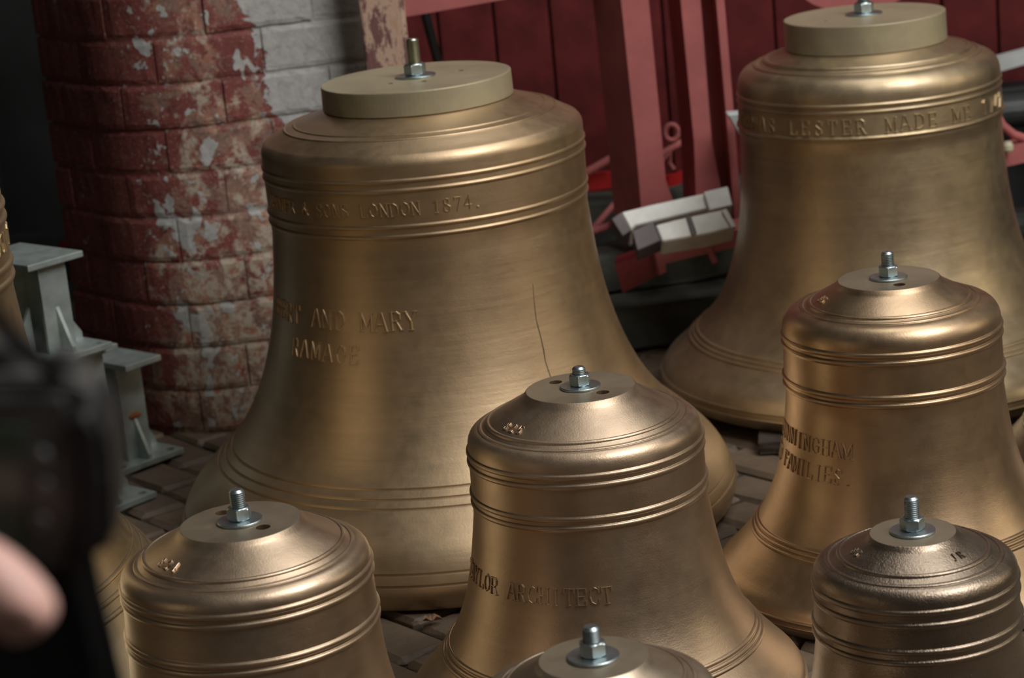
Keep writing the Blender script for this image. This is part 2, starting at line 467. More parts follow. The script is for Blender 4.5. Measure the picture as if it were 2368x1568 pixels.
# painted timber post at the right-hand edge of the pier
bm = bmesh.new()
cx, cy = -.1935, 4.60
add_box(bm, (0, 0, .78), (.088, .07, 1.56), bev=.006)
bmesh.ops.subdivide_edges(bm, edges=[e for e in bm.edges if abs(e.verts[0].co.z - e.verts[1].co.z) > 1], cuts=24)
for v in bm.verts:
    if 0.01 < v.co.z < 1.5: v.co.x += rndm.uniform(-.0015, .0015)
post = from_bm('door_post', bm, M['post'], loc=(cx, cy, 0))
tag(post, 'timber door post with flaking cream and dark red paint beside the brick pier', 'post')

# ------------------------------------------------------------------ bells
ZF = [1, .85, .7, .55, .42, .32, .24, .17, .11, .05, 0]
TN = [.995, 1.030, 1.080, 1.156, 1.26, 1.370, 1.495, 1.612, 1.72, 1.76, 1.735]
def catmull(Z, Rr, m):
    pts = list(zip(Z, Rr)); out = []
    n_ = len(pts)
    for i in range(n_ - 1):
        p0 = pts[max(i-1, 0)]; p1 = pts[i]; p2 = pts[i+1]; p3 = pts[min(i+2, n_-1)]
        h = p2[0] - p1[0]
        m1 = (p2[1] - p0[1]) / (p2[0] - p0[0]); m2 = (p3[1] - p1[1]) / (p3[0] - p1[0])
        for k in range(m):
            t = k / m
            r = (2*t**3-3*t**2+1)*p1[1] + (t**3-2*t**2+t)*h*m1 + (-2*t**3+3*t**2)*p2[1] + (t**3-t**2)*h*m2
            out.append((r, p1[0] + h * t))
    out.append((pts[-1][1], pts[-1][0]))
    return out
class Prof:
    def __init__(self, pts):
        self.p = [Vector(q) for q in pts]; self.s = [0]
        for a, b in zip(self.p, self.p[1:]): self.s.append(self.s[-1] + (b - a).length)
    def at(self, s):
        s = max(0, min(self.s[-1] - 1e-6, s)); lo, hi = 0, len(self.s) - 1
        while hi - lo > 1:
            mdl = (lo + hi) // 2
            if self.s[mdl] <= s: lo = mdl
            else: hi = mdl
        t = (s - self.s[lo]) / (self.s[hi] - self.s[lo]); P = self.p[lo].lerp(self.p[hi], t)
        a = self.p[max(lo - 1, 0)]; b = self.p[min(hi + 1, len(self.p) - 1)]
        d = (b - a).normalized()
        return P, Vector((-d.y, d.x))      # outward normal (profile runs downward/outward)
    def s_of_z(self, z):
        for i in range(len(self.p) - 1):
            if self.p[i].y >= z > self.p[i+1].y:
                t = (self.p[i].y - z) / (self.p[i].y - self.p[i+1].y); return self.s[i] + t * (self.s[i+1] - self.s[i])
        return self.s[-1]
def build_outer(b):
    """smooth outer profile (r,z) from edge of the flat top to the lip"""
    (rd, zd), (ri, zi), (ro, zo), (r1, z1), (r3, z3) = b['top'], b['ri'], b['ro'], b['w1'], b['w3']
    pts = []
    # neck: concave sweep from the flat top to the inner shoulder ring
    nk = b.get('neck', .5)
    for t in (0, .08, .18, .32, .5, .7, .88, 1.0):
        r = rd + (ri - rd) * t
        z = zd - (zd - zi) * (t + nk * .55 * (math.sqrt(max(t, 0)) - t) * (1 - t) * 2.0)
        pts.append((r, z))
    # shoulder dome from outer ring to wire 1
    r0, z0 = ro, zo
    re, ze = r1, z1 + (zo - z1) * b.get('cyl', .22)
    pts.append((ro, zo))
    cone = b.get('cone')
    if cone:
        for t in (.33, .66, 1.0):
            pts.append((ro + (re - ro) * cone[0] * t, zo - (zo - ze) * cone[1] * t))
        r0 = ro + (re - ro) * cone[0]; z0 = zo - (zo - ze) * cone[1]
    for k in range(1, 11):
        a = k / 10 * PI / 2
        sq = .88
        pts.append((r0 + (re - r0) * math.sin(a) ** sq, ze + (z0 - ze) * math.cos(a) ** .95 - (z0 - ze) * (0 if not cone else .12 * math.sin(2 * a))))
    pts.append((r1, z1)); pts.append((r1, b['w2'][1])); pts.append((r3, z3))
    zt = b['Z'][0]
    pts.append((r3 * .998, b['w4'][1]))
    pts += catmull(b['Z'], b['R'], 5)
    return [q for i, q in enumerate(pts) if i == 0 or (Vector(q) - Vector(pts[i-1])).length > 2e-4]
FONT = {
 'A': (.72, [[(0, 0), (.30, 1), (.42, 1), (.72, 0)], [(.14, .36), (.58, .36)], [(-.08, 0), (.12, 0)], [(.58, 0), (.80, 0)]]),
 'B': (.60, [[(.08, 0), (.08, 1)], [(-.02, 1), (.38, 1), (.54, .88), (.54, .64), (.38, .53), (.08, .53)], [(.38, .53), (.60, .40), (.60, .13), (.42, 0), (-.02, 0)]]),
 'C': (.62, [[(.62, .70), (.58, .90), (.36, 1.0), (.12, .86), (.02, .5), (.12, .14), (.36, 0), (.58, .10), (.62, .24)], [(.62, .7), (.62, 1)]]),
 'D': (.66, [[(.08, 0), (.08, 1)], [(-.02, 1), (.36, 1), (.60, .82), (.66, .5), (.60, .18), (.36, 0), (-.02, 0)]]),
 'E': (.60, [[(.08, 0), (.08, 1)], [(-.02, 1), (.58, 1), (.58, .80)], [(.08, .52), (.46, .52)], [(-.02, 0), (.60, 0), (.60, .22)]]),
 'F': (.58, [[(.08, 0), (.08, 1)], [(-.02, 1), (.58, 1), (.58, .80)], [(.08, .52), (.42, .52)], [(-.02, 0), (.20, 0)]]),
 'G': (.66, [[(.62, .72), (.58, .90), (.36, 1.0), (.12, .86), (.02, .5), (.12, .14), (.36, 0), (.60, .12), (.60, .44)], [(.44, .44), (.70, .44)]]),
 'H': (.66, [[(.08, 0), (.08, 1)], [(.60, 0), (.60, 1)], [(.08, .5), (.60, .5)], [(-.03, 1), (.19, 1)], [(.49, 1), (.71, 1)], [(-.03, 0), (.19, 0)], [(.49, 0), (.71, 0)]]),
 'I': (.24, [[(.12, 0), (.12, 1)], [(0, 1), (.24, 1)], [(0, 0), (.24, 0)]]),
 'J': (.46, [[(.34, 1), (.34, .2), (.22, 0), (.04, .08)], [(.2, 1), (.48, 1)]]),
 'L': (.58, [[(.08, 0), (.08, 1)], [(-.03, 1), (.19, 1)], [(-.03, 0), (.58, 0), (.58, .24)]]),
 'M': (.80, [[(.08, 0), (.08, 1), (.40, .18), (.72, 1), (.72, 0)], [(-.04, 1), (.1, 1)], [(.70, 1), (.84, 1)], [(-.04, 0), (.2, 0)], [(.60, 0), (.84, 0)]]),
 'N': (.70, [[(.08, 0), (.08, 1), (.62, 0), (.62, 1)], [(-.04, 1), (.1, 1)], [(.50, 1), (.74, 1)], [(-.04, 0), (.2, 0)]]),
 'O': (.66, [[(.33, 1), (.10, .84), (.02, .5), (.10, .16), (.33, 0), (.56, .16), (.64, .5), (.56, .84), (.33, 1)]]),
 'R': (.68, [[(.08, 0), (.08, 1)], [(-.02, 1), (.40, 1), (.56, .88), (.56, .62), (.40, .50), (.08, .50)], [(.34, .50), (.60, .0), (.74, .0)], [(-.03, 0), (.2, 0)]]),
 'S': (.56, [[(.52, .74), (.48, .92), (.28, 1), (.08, .90), (.06, .68), (.26, .54), (.48, .40), (.52, .16), (.30, 0), (.08, .08), (.04, .28)], [(.52, .74), (.52, .98)], [(.04, .02), (.04, .28)]]),
 'T': (.64, [[(.32, 0), (.32, 1)], [(0, .78), (0, 1), (.64, 1), (.64, .78)], [(.20, 0), (.44, 0)]]),
 'U': (.66, [[(.08, 1), (.08, .22), (.30, 0), (.52, .12), (.58, .3), (.58, 1)], [(-.03, 1), (.2, 1)], [(.46, 1), (.70, 1)]]),
 'W': (.9, [[(.04, 1), (.24, 0), (.45, .8), (.66, 0), (.86, 1)], [(-.06, 1), (.14, 1)], [(.76, 1), (.96, 1)]]),
 'Y': (.66, [[(.04, 1), (.33, .46), (.62, 1)], [(.33, .46), (.33, 0)], [(-.06, 1), (.14, 1)], [(.52, 1), (.72, 1)], [(.21, 0), (.45, 0)]]),
 '&': (.66, [[(.66, 0), (.16, .72), (.2, .95), (.38, .95), (.42, .76), (.06, .34), (.08, .08), (.3, 0), (.52, .12), (.64, .42)]]),
 '.': (.14, [[(.0, .02), (.12, .02)], [(0, .1), (.12, .1)]]),
 '1': (.34, [[(.02, .84), (.18, 1), (.18, 0)], [(.04, 0), (.32, 0)]]),
 '2': (.54, [[(.04, .76), (.14, .96), (.36, 1), (.50, .84), (.46, .6), (.04, 0), (.54, 0), (.54, .14)]]),
 '3': (.54, [[(.06, .88), (.28, 1), (.48, .86), (.44, .62), (.24, .54), (.48, .46), (.52, .16), (.28, 0), (.04, .14)]]),
 '4': (.56, [[(.42, 0), (.42, 1), (.02, .3), (.56, .3)]]),
 '5': (.54, [[(.50, 1), (.12, 1), (.08, .56), (.34, .62), (.52, .42), (.46, .12), (.26, 0), (.04, .12)]]),
 '7': (.54, [[(.02, .86), (.02, 1), (.52, 1), (.22, 0)]]),
 '8': (.54, [[(.27, .54), (.08, .68), (.10, .92), (.27, 1), (.44, .92), (.46, .68), (.27, .54), (.04, .36), (.06, .10), (.27, 0), (.48, .10), (.50, .36), (.27, .54)]]),
}
def inscription(parent, prof, al, text, phi_end, z_base, h, pitch, mat, relief=.0016, stroke=.13, name='letter', sdir=1, s_base=None, wfac=.95):
    """raised letters wrapped on the bell; the last character ends at angle phi_end (deg) from the camera-facing meridian"""
    s0 = prof.s_of_z(z_base) if s_base is None else s_base
    rr = prof.at(s0)[0].x
    th_end = al + R(phi_end)
    N = len(text)
    rnd = random.Random(N * 7 + int(h * 1e5))
    for i, ch in enumerate(text):
        if ch == ' ' or ch not in FONT: continue
        wd, strokes = FONT[ch]
        bm = bmesh.new()
        u0 = -(N - i) * pitch + (pitch - wd * h * wfac) * .5 + rnd.uniform(-.03, .03) * h
        v0 = rnd.uniform(-.03, .03) * h; tlt = rnd.uniform(-.03, .03)
        for st in strokes:
            P2 = [((q[0]) * h * wfac, q[1] * h) for q in st]
            P2 = [(a - tlt * b, b + tlt * a) for a, b in P2]
            for (xa, ya), (xb, yb) in zip(P2, P2[1:]):
                d = Vector((xb - xa, yb - ya)); L_ = d.length
                if L_ < 1e-7: continue
                d /= L_
                hor = abs(d.x) > .8
                wv = stroke * h * (.55 if hor else 1.0) * .5
                nn = Vector((-d.y, d.x))
                seg = max(1, int(L_ / (h * .3)))
                rings = []
                for k in range(seg + 1):
                    c = Vector((xa, ya)) + d * (L_ * k / seg)
                    if k == 0: c -= d * wv * .6
                    if k == seg: c += d * wv * .6
                    ring = []
                    for off, hh in ((-1.0, -.0012), (-.75, relief * .75), (-.3, relief), (.3, relief), (.75, relief * .75), (1.0, -.0012)):
                        q = c + nn * wv * off
                        P, nr = prof.at(s0 - (v0 + q.y) * sdir)
                        th = th_end + (u0 + q.x) / rr
                        r_ = P.x + nr.x * hh; z_ = P.y + nr.y * hh
                        ring.append(bm.verts.new((r_ * math.cos(th), r_ * math.sin(th), z_)))
                    rings.append(ring)
                for a, b in zip(rings, rings[1:]):
                    for k in range(5): bm.faces.new([a[k], a[k+1], b[k+1], b[k]])
                bm.faces.new(rings[0]); bm.faces.new(rings[-1][::-1])
        from_bm(name, bm, mat, parent, smooth=False)
def bolt(parent, z, k, hz, zs, nut_mat, stud_mat):
    """washer, hexagon nut and threaded stud; k = thread diameter"""
    a = 1.5 * k
    bm = bmesh.new()
    add_lathe(bm, [(0, z), (a - .0008, z), (a, z + .0008), (a, z + .0027), (a - .001, z + .0035), (k * .55, z + .0035), (0, z + .0035)], 48)
    wsh = from_bm('washer', bm, M['zinc'], parent, smooth=False)
    z0 = z + .0037; nh = k * .84; rr = k * .82
    bm = bmesh.new()
    # hex body intersected with chamfer cones: sample ring radii of min(hex, cone)
    n_ = 72; rings = []
    levels = [0, .07, .16, .3, .7, .84, .93, 1.0]
    apo = rr * math.cos(PI / 6)
    for t in levels:
        cone = min(apo * .96 + (rr * 1.02 - apo * .96) * min(t, 1 - t) / .16, rr * 1.02)
        ring = []
        for j in range(n_):
            th = 2 * PI * j / n_ + hz
            f_ = ((j / n_ * 360) % 60) - 30
            hx = apo / math.cos(R(f_))
            q = min(hx, cone); ring.append(bm.verts.new((q * math.cos(th), q * math.sin(th), z0 + nh * t)))
        rings.append(ring)
    for p_, q_ in zip(rings, rings[1:]):
        for j in range(n_): bm.faces.new([p_[j], p_[(j+1) % n_], q_[(j+1) % n_], q_[j]])
    bm.faces.new(rings[0][::-1])
    top = [bm.verts.new((k * .53 * math.cos(2*PI*j/n_ + hz), k * .53 * math.sin(2*PI*j/n_ + hz), z0 + nh)) for j in range(n_)]
    dn = [bm.verts.new((k * .47 * math.cos(2*PI*j/n_ + hz), k * .47 * math.sin(2*PI*j/n_ + hz), z0 + nh - .0015)) for j in range(n_)]
    for p_, q_ in ((rings[-1], top), (top, dn)):
        for j in range(n_): bm.faces.new([p_[j], p_[(j+1) % n_], q_[(j+1) % n_], q_[j]])
    bm.faces.new(dn)
    from_bm('nut', bm, nut_mat, parent)
    # threaded stud
    bm = bmesh.new(); prof = [(0, zs), (k * .36, zs), (k * .42, zs - .0012), (k*.47, zs - .0025)]
    zz = zs - .003; pt = .0026
    while zz > z0 + nh - .004:
        prof += [(k * .5, zz), (k * .5, zz - .0004), (k * .425, zz - pt * .5), (k * .425, zz - pt * .5 - .0003)]
        zz -= pt
    prof += [(k * .45, z0), (0, z0)]
    add_lathe(bm, prof, 32)
    from_bm('threaded_stud', bm, stud_mat, parent)

def make_bell(b, label, loc, group='cast bronze bells standing on the paving'):
    root = empty('bell', (loc[0], loc[1], 0), label, 'bell', group)
    al = math.atan2(-loc[1], -loc[0])
    base_pts = build_outer(b)
    prof = Prof(base_pts)
    L_ = prof.s[-1]
    # features along arc-length: (s, half-width, height, kind)
    feats = []
    bh, bw_ = b.get('bead', (.003, .004))
    for key in ('w1', 'w2', 'w3', 'w4'):
        if b.get(key) and not b.get('no_' + key): feats.append((prof.s_of_z(b[key][1]), bw_, bh))
    for zz in b.get('s', []): feats.append((prof.s_of_z(zz), b.get('sw', .0035), b.get('sh', .0025)))
    for zz in b.get('l', []): feats.append((prof.s_of_z(zz), b.get('lw', .0022), b.get('lh', -.0022)))
    for key in ('ri', 'ro'):
        # locate by radius on the shoulder
        for i in range(len(prof.p) - 1):
            if prof.p[i].x <= b[key][0] < prof.p[i+1].x:
                t = (b[key][0] - prof.p[i].x) / (prof.p[i+1].x - prof.p[i].x)
                feats.append((prof.s[i] + t * (prof.s[i+1] - prof.s[i]), b.get('rw', .0032), b.get('rh', .0022))); break
    ss = list(prof.s)
    for s, hw, h in feats:
        ss = [q for q in ss if abs(q - s) > hw * 1.05]
        ss += [s - hw * 1.9, s - hw * 1.3, s + hw * 1.3, s + hw * 1.9] + [s + hw * t for t in (-1.0, -.97, -.85, -.6, -.3, 0, .3, .6, .85, .97, 1.0)]
    ss = sorted(set(round(q, 6) for q in ss if 0 <= q <= L_))
    out = []
    rg = None
    for s in ss:
        P, nr = prof.at(s); d = 0
        for sf, hw, h in feats:
            t = (s - sf) / hw
            if abs(t) < 1: d += h * math.sqrt(1 - t * t)
        out.append((P.x + nr.x * d, P.y + nr.y * d))
    Rl = b['R'][-1]
    zt = b['top'][1]
    tk = b['w3'][0] * .09
    # rounded underside of lip, then the inside
    out += [(Rl - .002, b['Z'][-1] - .0015), (Rl - .006, b['Z'][-1] - .003), (Rl - .016, b['Z'][-1] - .003)]
    inner = []
    n_in = 16
    zb = b['Z'][-1]
    for k in range(n_in + 1):
        t = k / n_in
        zz = zb + (b['w1'][1] - zb) * t
        s = prof.s_of_z(zz) if zz > zb + 1e-5 else L_
        rr_ = prof.at(s)[0].x
        th_ = tk * (1.2 + 1.2 * math.exp(-((t - .13) / .12) ** 2)) if t > .02 else .016
        inner.append((rr_ - th_, zz))
    inner += [(b['w1'][0] * .8, zt - (zt - b['w1'][1]) * .75), (b['w1'][0] * .5, zt - (zt - b['w1'][1]) * .5 - tk * .6), (0, zt - (zt - b['w1'][1]) * .5 - tk * .6)]
    rd = b['top'][0]
    prof_all = [(0, zt), (rd * .5, zt), (rd - .0012, zt)] + [(max(o_[0], rd - .0003) if i < 2 else o_[0], o_[1] - (.0006 if i == 0 else 0)) for i, o_ in enumerate(out)] + inner
    bm = bmesh.new()
    add_lathe(bm, prof_all, b.get('seg', 160))
    wob = b.get('wob', .00025)
    for v in bm.verts:
        r_ = math.hypot(v.co.x, v.co.y)
        if r_ > rd * 1.02:
            q = v.co * 9 + Vector((loc[0] * 7, 3, 1)); dn_ = mnoise.noise(q) * .6 + mnoise.noise(q * 4.1) * .4
            v.co.x += v.co.x / r_ * dn_ * wob; v.co.y += v.co.y / r_ * dn_ * wob
    bmesh.ops.recalc_face_normals(bm, faces=bm.faces)
    me = bpy.data.meshes.new('body'); bm.to_mesh(me); bm.free()
    body = link('body', me, M[b['mat']], root)
    me.materials.append(M['face'])
    for p_ in me.polygons:
        p_.use_smooth = True
        if p_.normal.z > .999 and p_.center.z > zt - .001 and math.hypot(p_.center.x, p_.center.y) < rd:
            p_.material_index = 1; p_.use_smooth = False
    # bolt holes (real, drilled through)
    holes = b.get('holes', [])
    if holes and not b.get('disc'):
        hb = bmesh.new()
        for hx, hy in holes:
            add_lathe(hb, [(0, zt + .02), (.0092, zt + .02), (.0092, zt - .2), (0, zt - .2)], 28, (hx, hy))
        bmesh.ops.recalc_face_normals(hb, faces=hb.faces)
        hm = bpy.data.meshes.new('drill'); hb.to_mesh(hm); hb.free()
        ho = bpy.data.objects.new('drill', hm); COL.objects.link(ho); ho.parent = root
        md = body.modifiers.new('b', 'BOOLEAN'); md.operation = 'DIFFERENCE'; md.object = ho; md.solver = 'EXACT'
        bpy.context.view_layer.update()
        dg = bpy.context.evaluated_depsgraph_get()
        nm = bpy.data.meshes.new_from_object(body.evaluated_get(dg))
        body.modifiers.clear(); body.data = nm; nm.name = 'body'
        bpy.data.objects.remove(ho)
    zb_ = zt
    if b.get('disc'):
        rdk, zd0, zd1 = b['disc']
        bm = bmesh.new()
        add_lathe(bm, [(0, zd1), (rdk * .5, zd1), (rdk - .0025, zd1), (rdk - .0005, zd1 - .0008), (rdk, zd1 - .0025), (rdk + .0008, zd0 + .001), (rdk, zd0), (0, zd0)], 128)
        bmesh.ops.recalc_face_normals(bm, faces=bm.faces)
        me = bpy.data.meshes.new('crown_disc'); bm.to_mesh(me); bm.free()
        dsk = link('crown_disc', me, M['disc'], root)
        dsk['label'] = 'pale yellowish bronze disc under the bolt'
        if holes:
            hb = bmesh.new()
            for hx, hy, hr in holes: add_lathe(hb, [(0, zd1 + .01), (hr, zd1 + .01), (hr, zd1 - .012), (0, zd1 - .014)], 24, (hx, hy))
            bmesh.ops.recalc_face_normals(hb, faces=hb.faces)
            hm = bpy.data.meshes.new('drill'); hb.to_mesh(hm); hb.free()
            ho = bpy.data.objects.new('drill', hm); COL.objects.link(ho); ho.parent = root
            md = dsk.modifiers.new('b', 'BOOLEAN'); md.operation = 'DIFFERENCE'; md.object = ho; md.solver = 'EXACT'
            bpy.context.view_layer.update(); dg = bpy.context.evaluated_depsgraph_get()
            nm = bpy.data.meshes.new_from_object(dsk.evaluated_get(dg)); dsk.modifiers.clear(); dsk.data = nm; nm.name = 'crown_disc'
            bpy.data.objects.remove(ho)
        zb_ = zd1
    if b.get('bolt'):
        k, hgt, hz = b['bolt']
        bolt(root, zb_, k, R(hz), zb_ + hgt, M['zinc'], M[b.get('stud', 'zinc')])
    for (txt, ph, zbse, h, pitch, rel) in b.get('text', []):
        inscription(root, prof, al, txt, ph, zbse, h, pitch, M[b['mat']], rel)
    for (txt, ph, rad_, h, pitch) in b.get('marks', []):
        # numerals on the shoulder slope: baseline at radius rad_
        i = next(i for i in range(len(prof.p) - 1) if prof.p[i+1].x > rad_)
        inscription(root, prof, al, txt, ph, 0, h, pitch, M[b['mat']], .0022, .16, 'letter', 1, prof.s[i] + (rad_ - prof.p[i].x))
    return root, prof, al
def norm_profile(zt, r3, zbase=0.0035, tn=TN):
    return [zbase + (zt - zbase) * f for f in ZF], [r3 * t for t in tn]

BELLS = {}
# A - the largest bell, centre of the photograph
A = dict(top=(.162, .7519), ri=(.2182, .7311), ro=(.2355, .7260), w1=(.2795, .6662), w2=(.2793, .6502), w3=(.2785, .5902), w4=(.2789, .5735),
 Z=[.5535, .4717, .3899, .3081, .2371, .1826, .1389, .1008, .068, .0353, .008], R=[.2766, .2841, .2967, .3194, .3509, .3893, .4361, .4718, .4905, .5010, .4935],
 s=[.1784, .1654, .1534], sw=.0022, sh=-.0024, l=[.0671, .0495], lw=.002, lh=-.0026, bead=(.0026, .0034), rw=.0022, rh=.0016, neck=.15, cone=(.72, .46), cyl=.36,
 disc=(.1645, .7515, .793), holes=[(-.045, -.052, .007), (.012, -.064, .008), (.075, .02, .008)], bolt=(.0235, .066, 12), stud='zinc2', mat='bronze_a', seg=224,
 text=[('WARNER & SONS LONDON 1874.', 18.5, .6090, .0215, .01735, .0019), ('BERT AND MARY', -7.0, .4195, .030, .0265, .0020), ('RAMAGE', -27.0, .3650, .029, .0285, .0020)])
A['w4'] = (.2785, .5735)
bellA, pfA, alA = make_bell(A, 'largest bronze bell, pale disc on top, dark crack down its waist', (-.1217, 3.945))
# the crack: thin dark sawn line
pts = [(33.6, .464), (33.0, .44), (32.4, .405), (32.7, .375), (32.6, .354), (32.2, .335), (32.5, .310), (33.0, .29)]
bm = bmesh.new(); rows = []
for i, (ph, z) in enumerate(pts):
    P, nr = pfA.at(pfA.s_of_z(z)); wdt = [.0002, .0007, .0011, .0015, .0020, .0014, .0013, .0006][i]
    row = []
    for sg, hh in ((-1, -.0008), (-.5, .0005), (.5, .0005), (1, -.0008)):
        th = alA + R(ph) + sg * wdt / P.x
        row.append(bm.verts.new(((P.x + nr.x * hh) * math.cos(th), (P.x + nr.x * hh) * math.sin(th), P.y + nr.y * hh)))
    rows.append(row)
for a, b_ in zip(rows, rows[1:]):
    for k in range(3): bm.faces.new([a[k], a[k+1], b_[k+1], b_[k]])
o = from_bm('crack', bm, M['crack'], bellA); o['label'] = 'dark crack line on the waist'
# B - bell at the upper right
B = dict(top=(.156, .6938), ri=(.1991, .6748), ro=(.2182, .6657), w1=(.2569, .6129), w2=(.2595, .6005), w3=(.2597, .5516), w4=(.2590, .5400), no_w4=1,
 Z=[.5316, .4556, .3796, .3036, .2378, .1871, .1466, .1111, .0807, .0503, .025], R=[.2556, .2598, .2676, .2821, .3033, .3287, .3648, .4048, .4386, .4509, .4400],
 s=[.1404, .1335, .127], sw=.0034, sh=.003, l=[.0603, .0461], lw=.0026, lh=.0028, bead=(.003, .0036), rw=.0055, rh=.0042, neck=.2, wob=.0016,
 disc=(.1575, .6934, .7497), holes=[(-.085, -.045, .006)], bolt=(.024, .064, 8), mat='bronze_b', seg=200,
 text=[('THOMAS LESTER MADE ME 1742', 78.5, .5610, .0265, .0275, .0024)])
bellB, pfB, alB = make_bell(B, 'large old bronze bell at the upper right with raised lettering round its shoulder', (.7484, 4.502))
# C - bell in front of the largest one
ZC = [.2973, .2534, .2096, .1657, .1277, .0985, .0751, .0547, .0371, .0196, .0035]
C_ = dict(top=(.0769, .4667), ri=(.1337, .4281), ro=(.1449, .4208), w1=(.1646, .3899), w2=(.1652, .3765), w3=(.1653, .3307), w4=(.1652, .3173),
 Z=ZC, R=[.1658, .1720, .1800, .1918, .2084, .2265, .2473, .2659, .2815, .2870, .2830],
 s=[.1080, .1015, .0955], sw=.0030, sh=.0022, l=[.026, .018], lw=.002, lh=.0018, bead=(.0030, .0038), rw=.0030, rh=.0022,
 holes=[(-.033, .036), (.029, -.036)], bolt=(.0190, .030, 20), mat='bronze_c', seg=200,
 text=[('TAYLOR ARCHITECT', 6.5, .2140, .0225, .0178, .0021)], marks=[('825', -43.0, .1265, .0128, .0150)])
bellC, pfC, alC = make_bell(C_, 'satin bronze bell with two drilled holes on top, before the cracked bell', (.0882, 3.068))
# D - right middle
D_ = dict(top=(.0782, .4889), ri=(.1232, .4575), ro=(.1350, .4521), w1=(.1672, .4119), w2=(.1673, .3993), w3=(.1689, .3469), w4=(.1684, .3339),
 Z=[.3139, .2675, .2212, .1749, .1347, .1038, .0791, .0575, .039, .0204, .0035], R=[.1678, .1731, .181, .1944, .2125, .2312, .2525, .273, .2923, .2990, .2950],
 s=[.1138, .1074, .1010], sw=.0032, sh=.0026, l=[.0269, .0183], lw=.0022, lh=.0022, bead=(.0032, .0040), rw=.0034, rh=.0024,
 holes=[(.008, -.047)], bolt=(.0195, .042, 20), mat='bronze_d', seg=200,
 text=[('CUNNINGHAM', -22.0, .2520, .0235, .0200, .0022), ('AND FAMILIES.', -21.5, .2120, .0235, .0186, .0022)], marks=[('83', -66.0, .1120, .0125, .0115)])
bellD, pfD, alD = make_bell(D_, 'tall bronze bell below the upper right one, two lines of raised letters', (.5853, 3.425))
# E - front left
Z_, R_ = norm_profile(.2880, .1572)
E_ = dict(top=(.0758, .4433), ri=(.1244, .4120), ro=(.1347, .4040), w1=(.1558, .3784), w2=(.1569, .3660), w3=(.1578, .3173), w4=(.1590, .3061),
 Z=Z_, R=[.1585] + R_[1:], s=[.1045, .098, .092], sw=.0030, sh=.0022, l=[.025, .017], lw=.002, lh=.0018, bead=(.0030, .0038), rw=.0028, rh=.0020,
 holes=[(-.026, .040), (.031, -.030)], bolt=(.0192, .042, 25), mat='bronze_e', seg=200, marks=[('824', -46.0, .1165, .0128, .0150)])
bellE, pfE, alE = make_bell(E_, 'bronze bell at the front left, cut off by the bottom edge, beside the held camera', (-.357, 2.702))
# F - front right
Z_, R_ = norm_profile(.2240, .1275)
F_ = dict(top=(.0537, .3605), ri=(.0920, .3373), ro=(.1065, .3299), w1=(.1255, .3032), w2=(.1262, .2869), w3=(.1278, .2541), w4=(.1275, .2398),
 Z=Z_, R=R_, s=[.081, .076, .071], sw=.0026, sh=.002, l=[.02, .014], lw=.002, lh=.0018, bead=(.0028, .0036), rw=.0032, rh=.0024,
 bolt=(.0187, .046, 50), mat='bronze_f', seg=192, marks=[('83', -60.0, .0800, .0105, .0100), ('JR', 52.0, .0800, .0105, .0120)])
bellF, pfF, alF = make_bell(F_, 'smallest dark bronze bell at the front right corner with a tall bolt', (.4681, 2.6606))
# G - front bottom centre
Z_, R_ = norm_profile(.2380, .1325)
G_ = dict(top=(.0610, .3737), ri=(.0990, .3495), ro=(.1090, .3430), w1=(.1320, .3190), w2=(.1325, .3080), w3=(.1325, .2680), w4=(.1325, .2570),
 Z=Z_, R=R_, s=[.086, .081, .076], sw=.0026, sh=.002, l=[.02, .014], lw=.002, lh=.0018, bead=(.0028, .0036), rw=.0028, rh=.002,
 bolt=(.0194, .037, 28), mat='bronze_g', seg=192)
bellG, pfG, alG = make_bell(G_, 'bronze bell of which only the flat top and bolt show at the bottom centre', (.055, 2.334))
# H - large bell at the left edge, mostly behind the held camera
k = .322 / .2785
hz = .6435
Z_ = [.0035 + (hz - .02 - .0035) * f for f in ZF]
H_ = dict(top=(.19, hz + .205), ri=(.252, hz + .18), ro=(.272, hz + .173), w1=(.322, hz + .107), w2=(.322, hz + .088), w3=(.322, hz + .022), w4=(.322, hz),
 Z=Z_, R=[.322 * a for a in [.993, 1.02, 1.068, 1.15, 1.26, 1.375, 1.5, 1.62, 1.72, 1.755, 1.735]],
 s=[.206, .188, .172], sw=.004, sh=.003, l=[.06, .045], lw=.003, lh=-.0025, bead=(.004, .005), rw=.003, rh=.002,
 disc=(.19, hz + .2046, hz + .25), bolt=(.024, .06, 10), mat='bronze_h', seg=200,
 text=[('WARNER & SONS LONDON 1874', 96, hz + .045, .028, .0225, .0022)])
bellH, pfH, alH = make_bell(H_, 'large bronze bell cut by the left edge, mostly hidden by the held camera', (-1.0485, 3.3015))
# I - small bell peeping in at the right edge
k = .85
I_ = {kk: (vv[0] * k, vv[1] * k) for kk, vv in D_.items() if kk in ('top', 'ri', 'ro', 'w1', 'w2', 'w3', 'w4')}
I_.update(Z=[.0035 + (z - .0035) * k for z in D_['Z']], R=[r * k for r in D_['R']], s=[z * k for z in D_['s']], sw=.003, sh=.0022, l=[.023, .015], lw=.002, lh=.0018,
 bead=(.0028, .0034), rw=.003, rh=.002, bolt=(.019, .04, 5), mat='bronze_f', seg=160)
bellI, pfI, alI = make_bell(I_, 'dark bronze bell just showing at the right edge behind the tall bell', (1.085, 3.85))

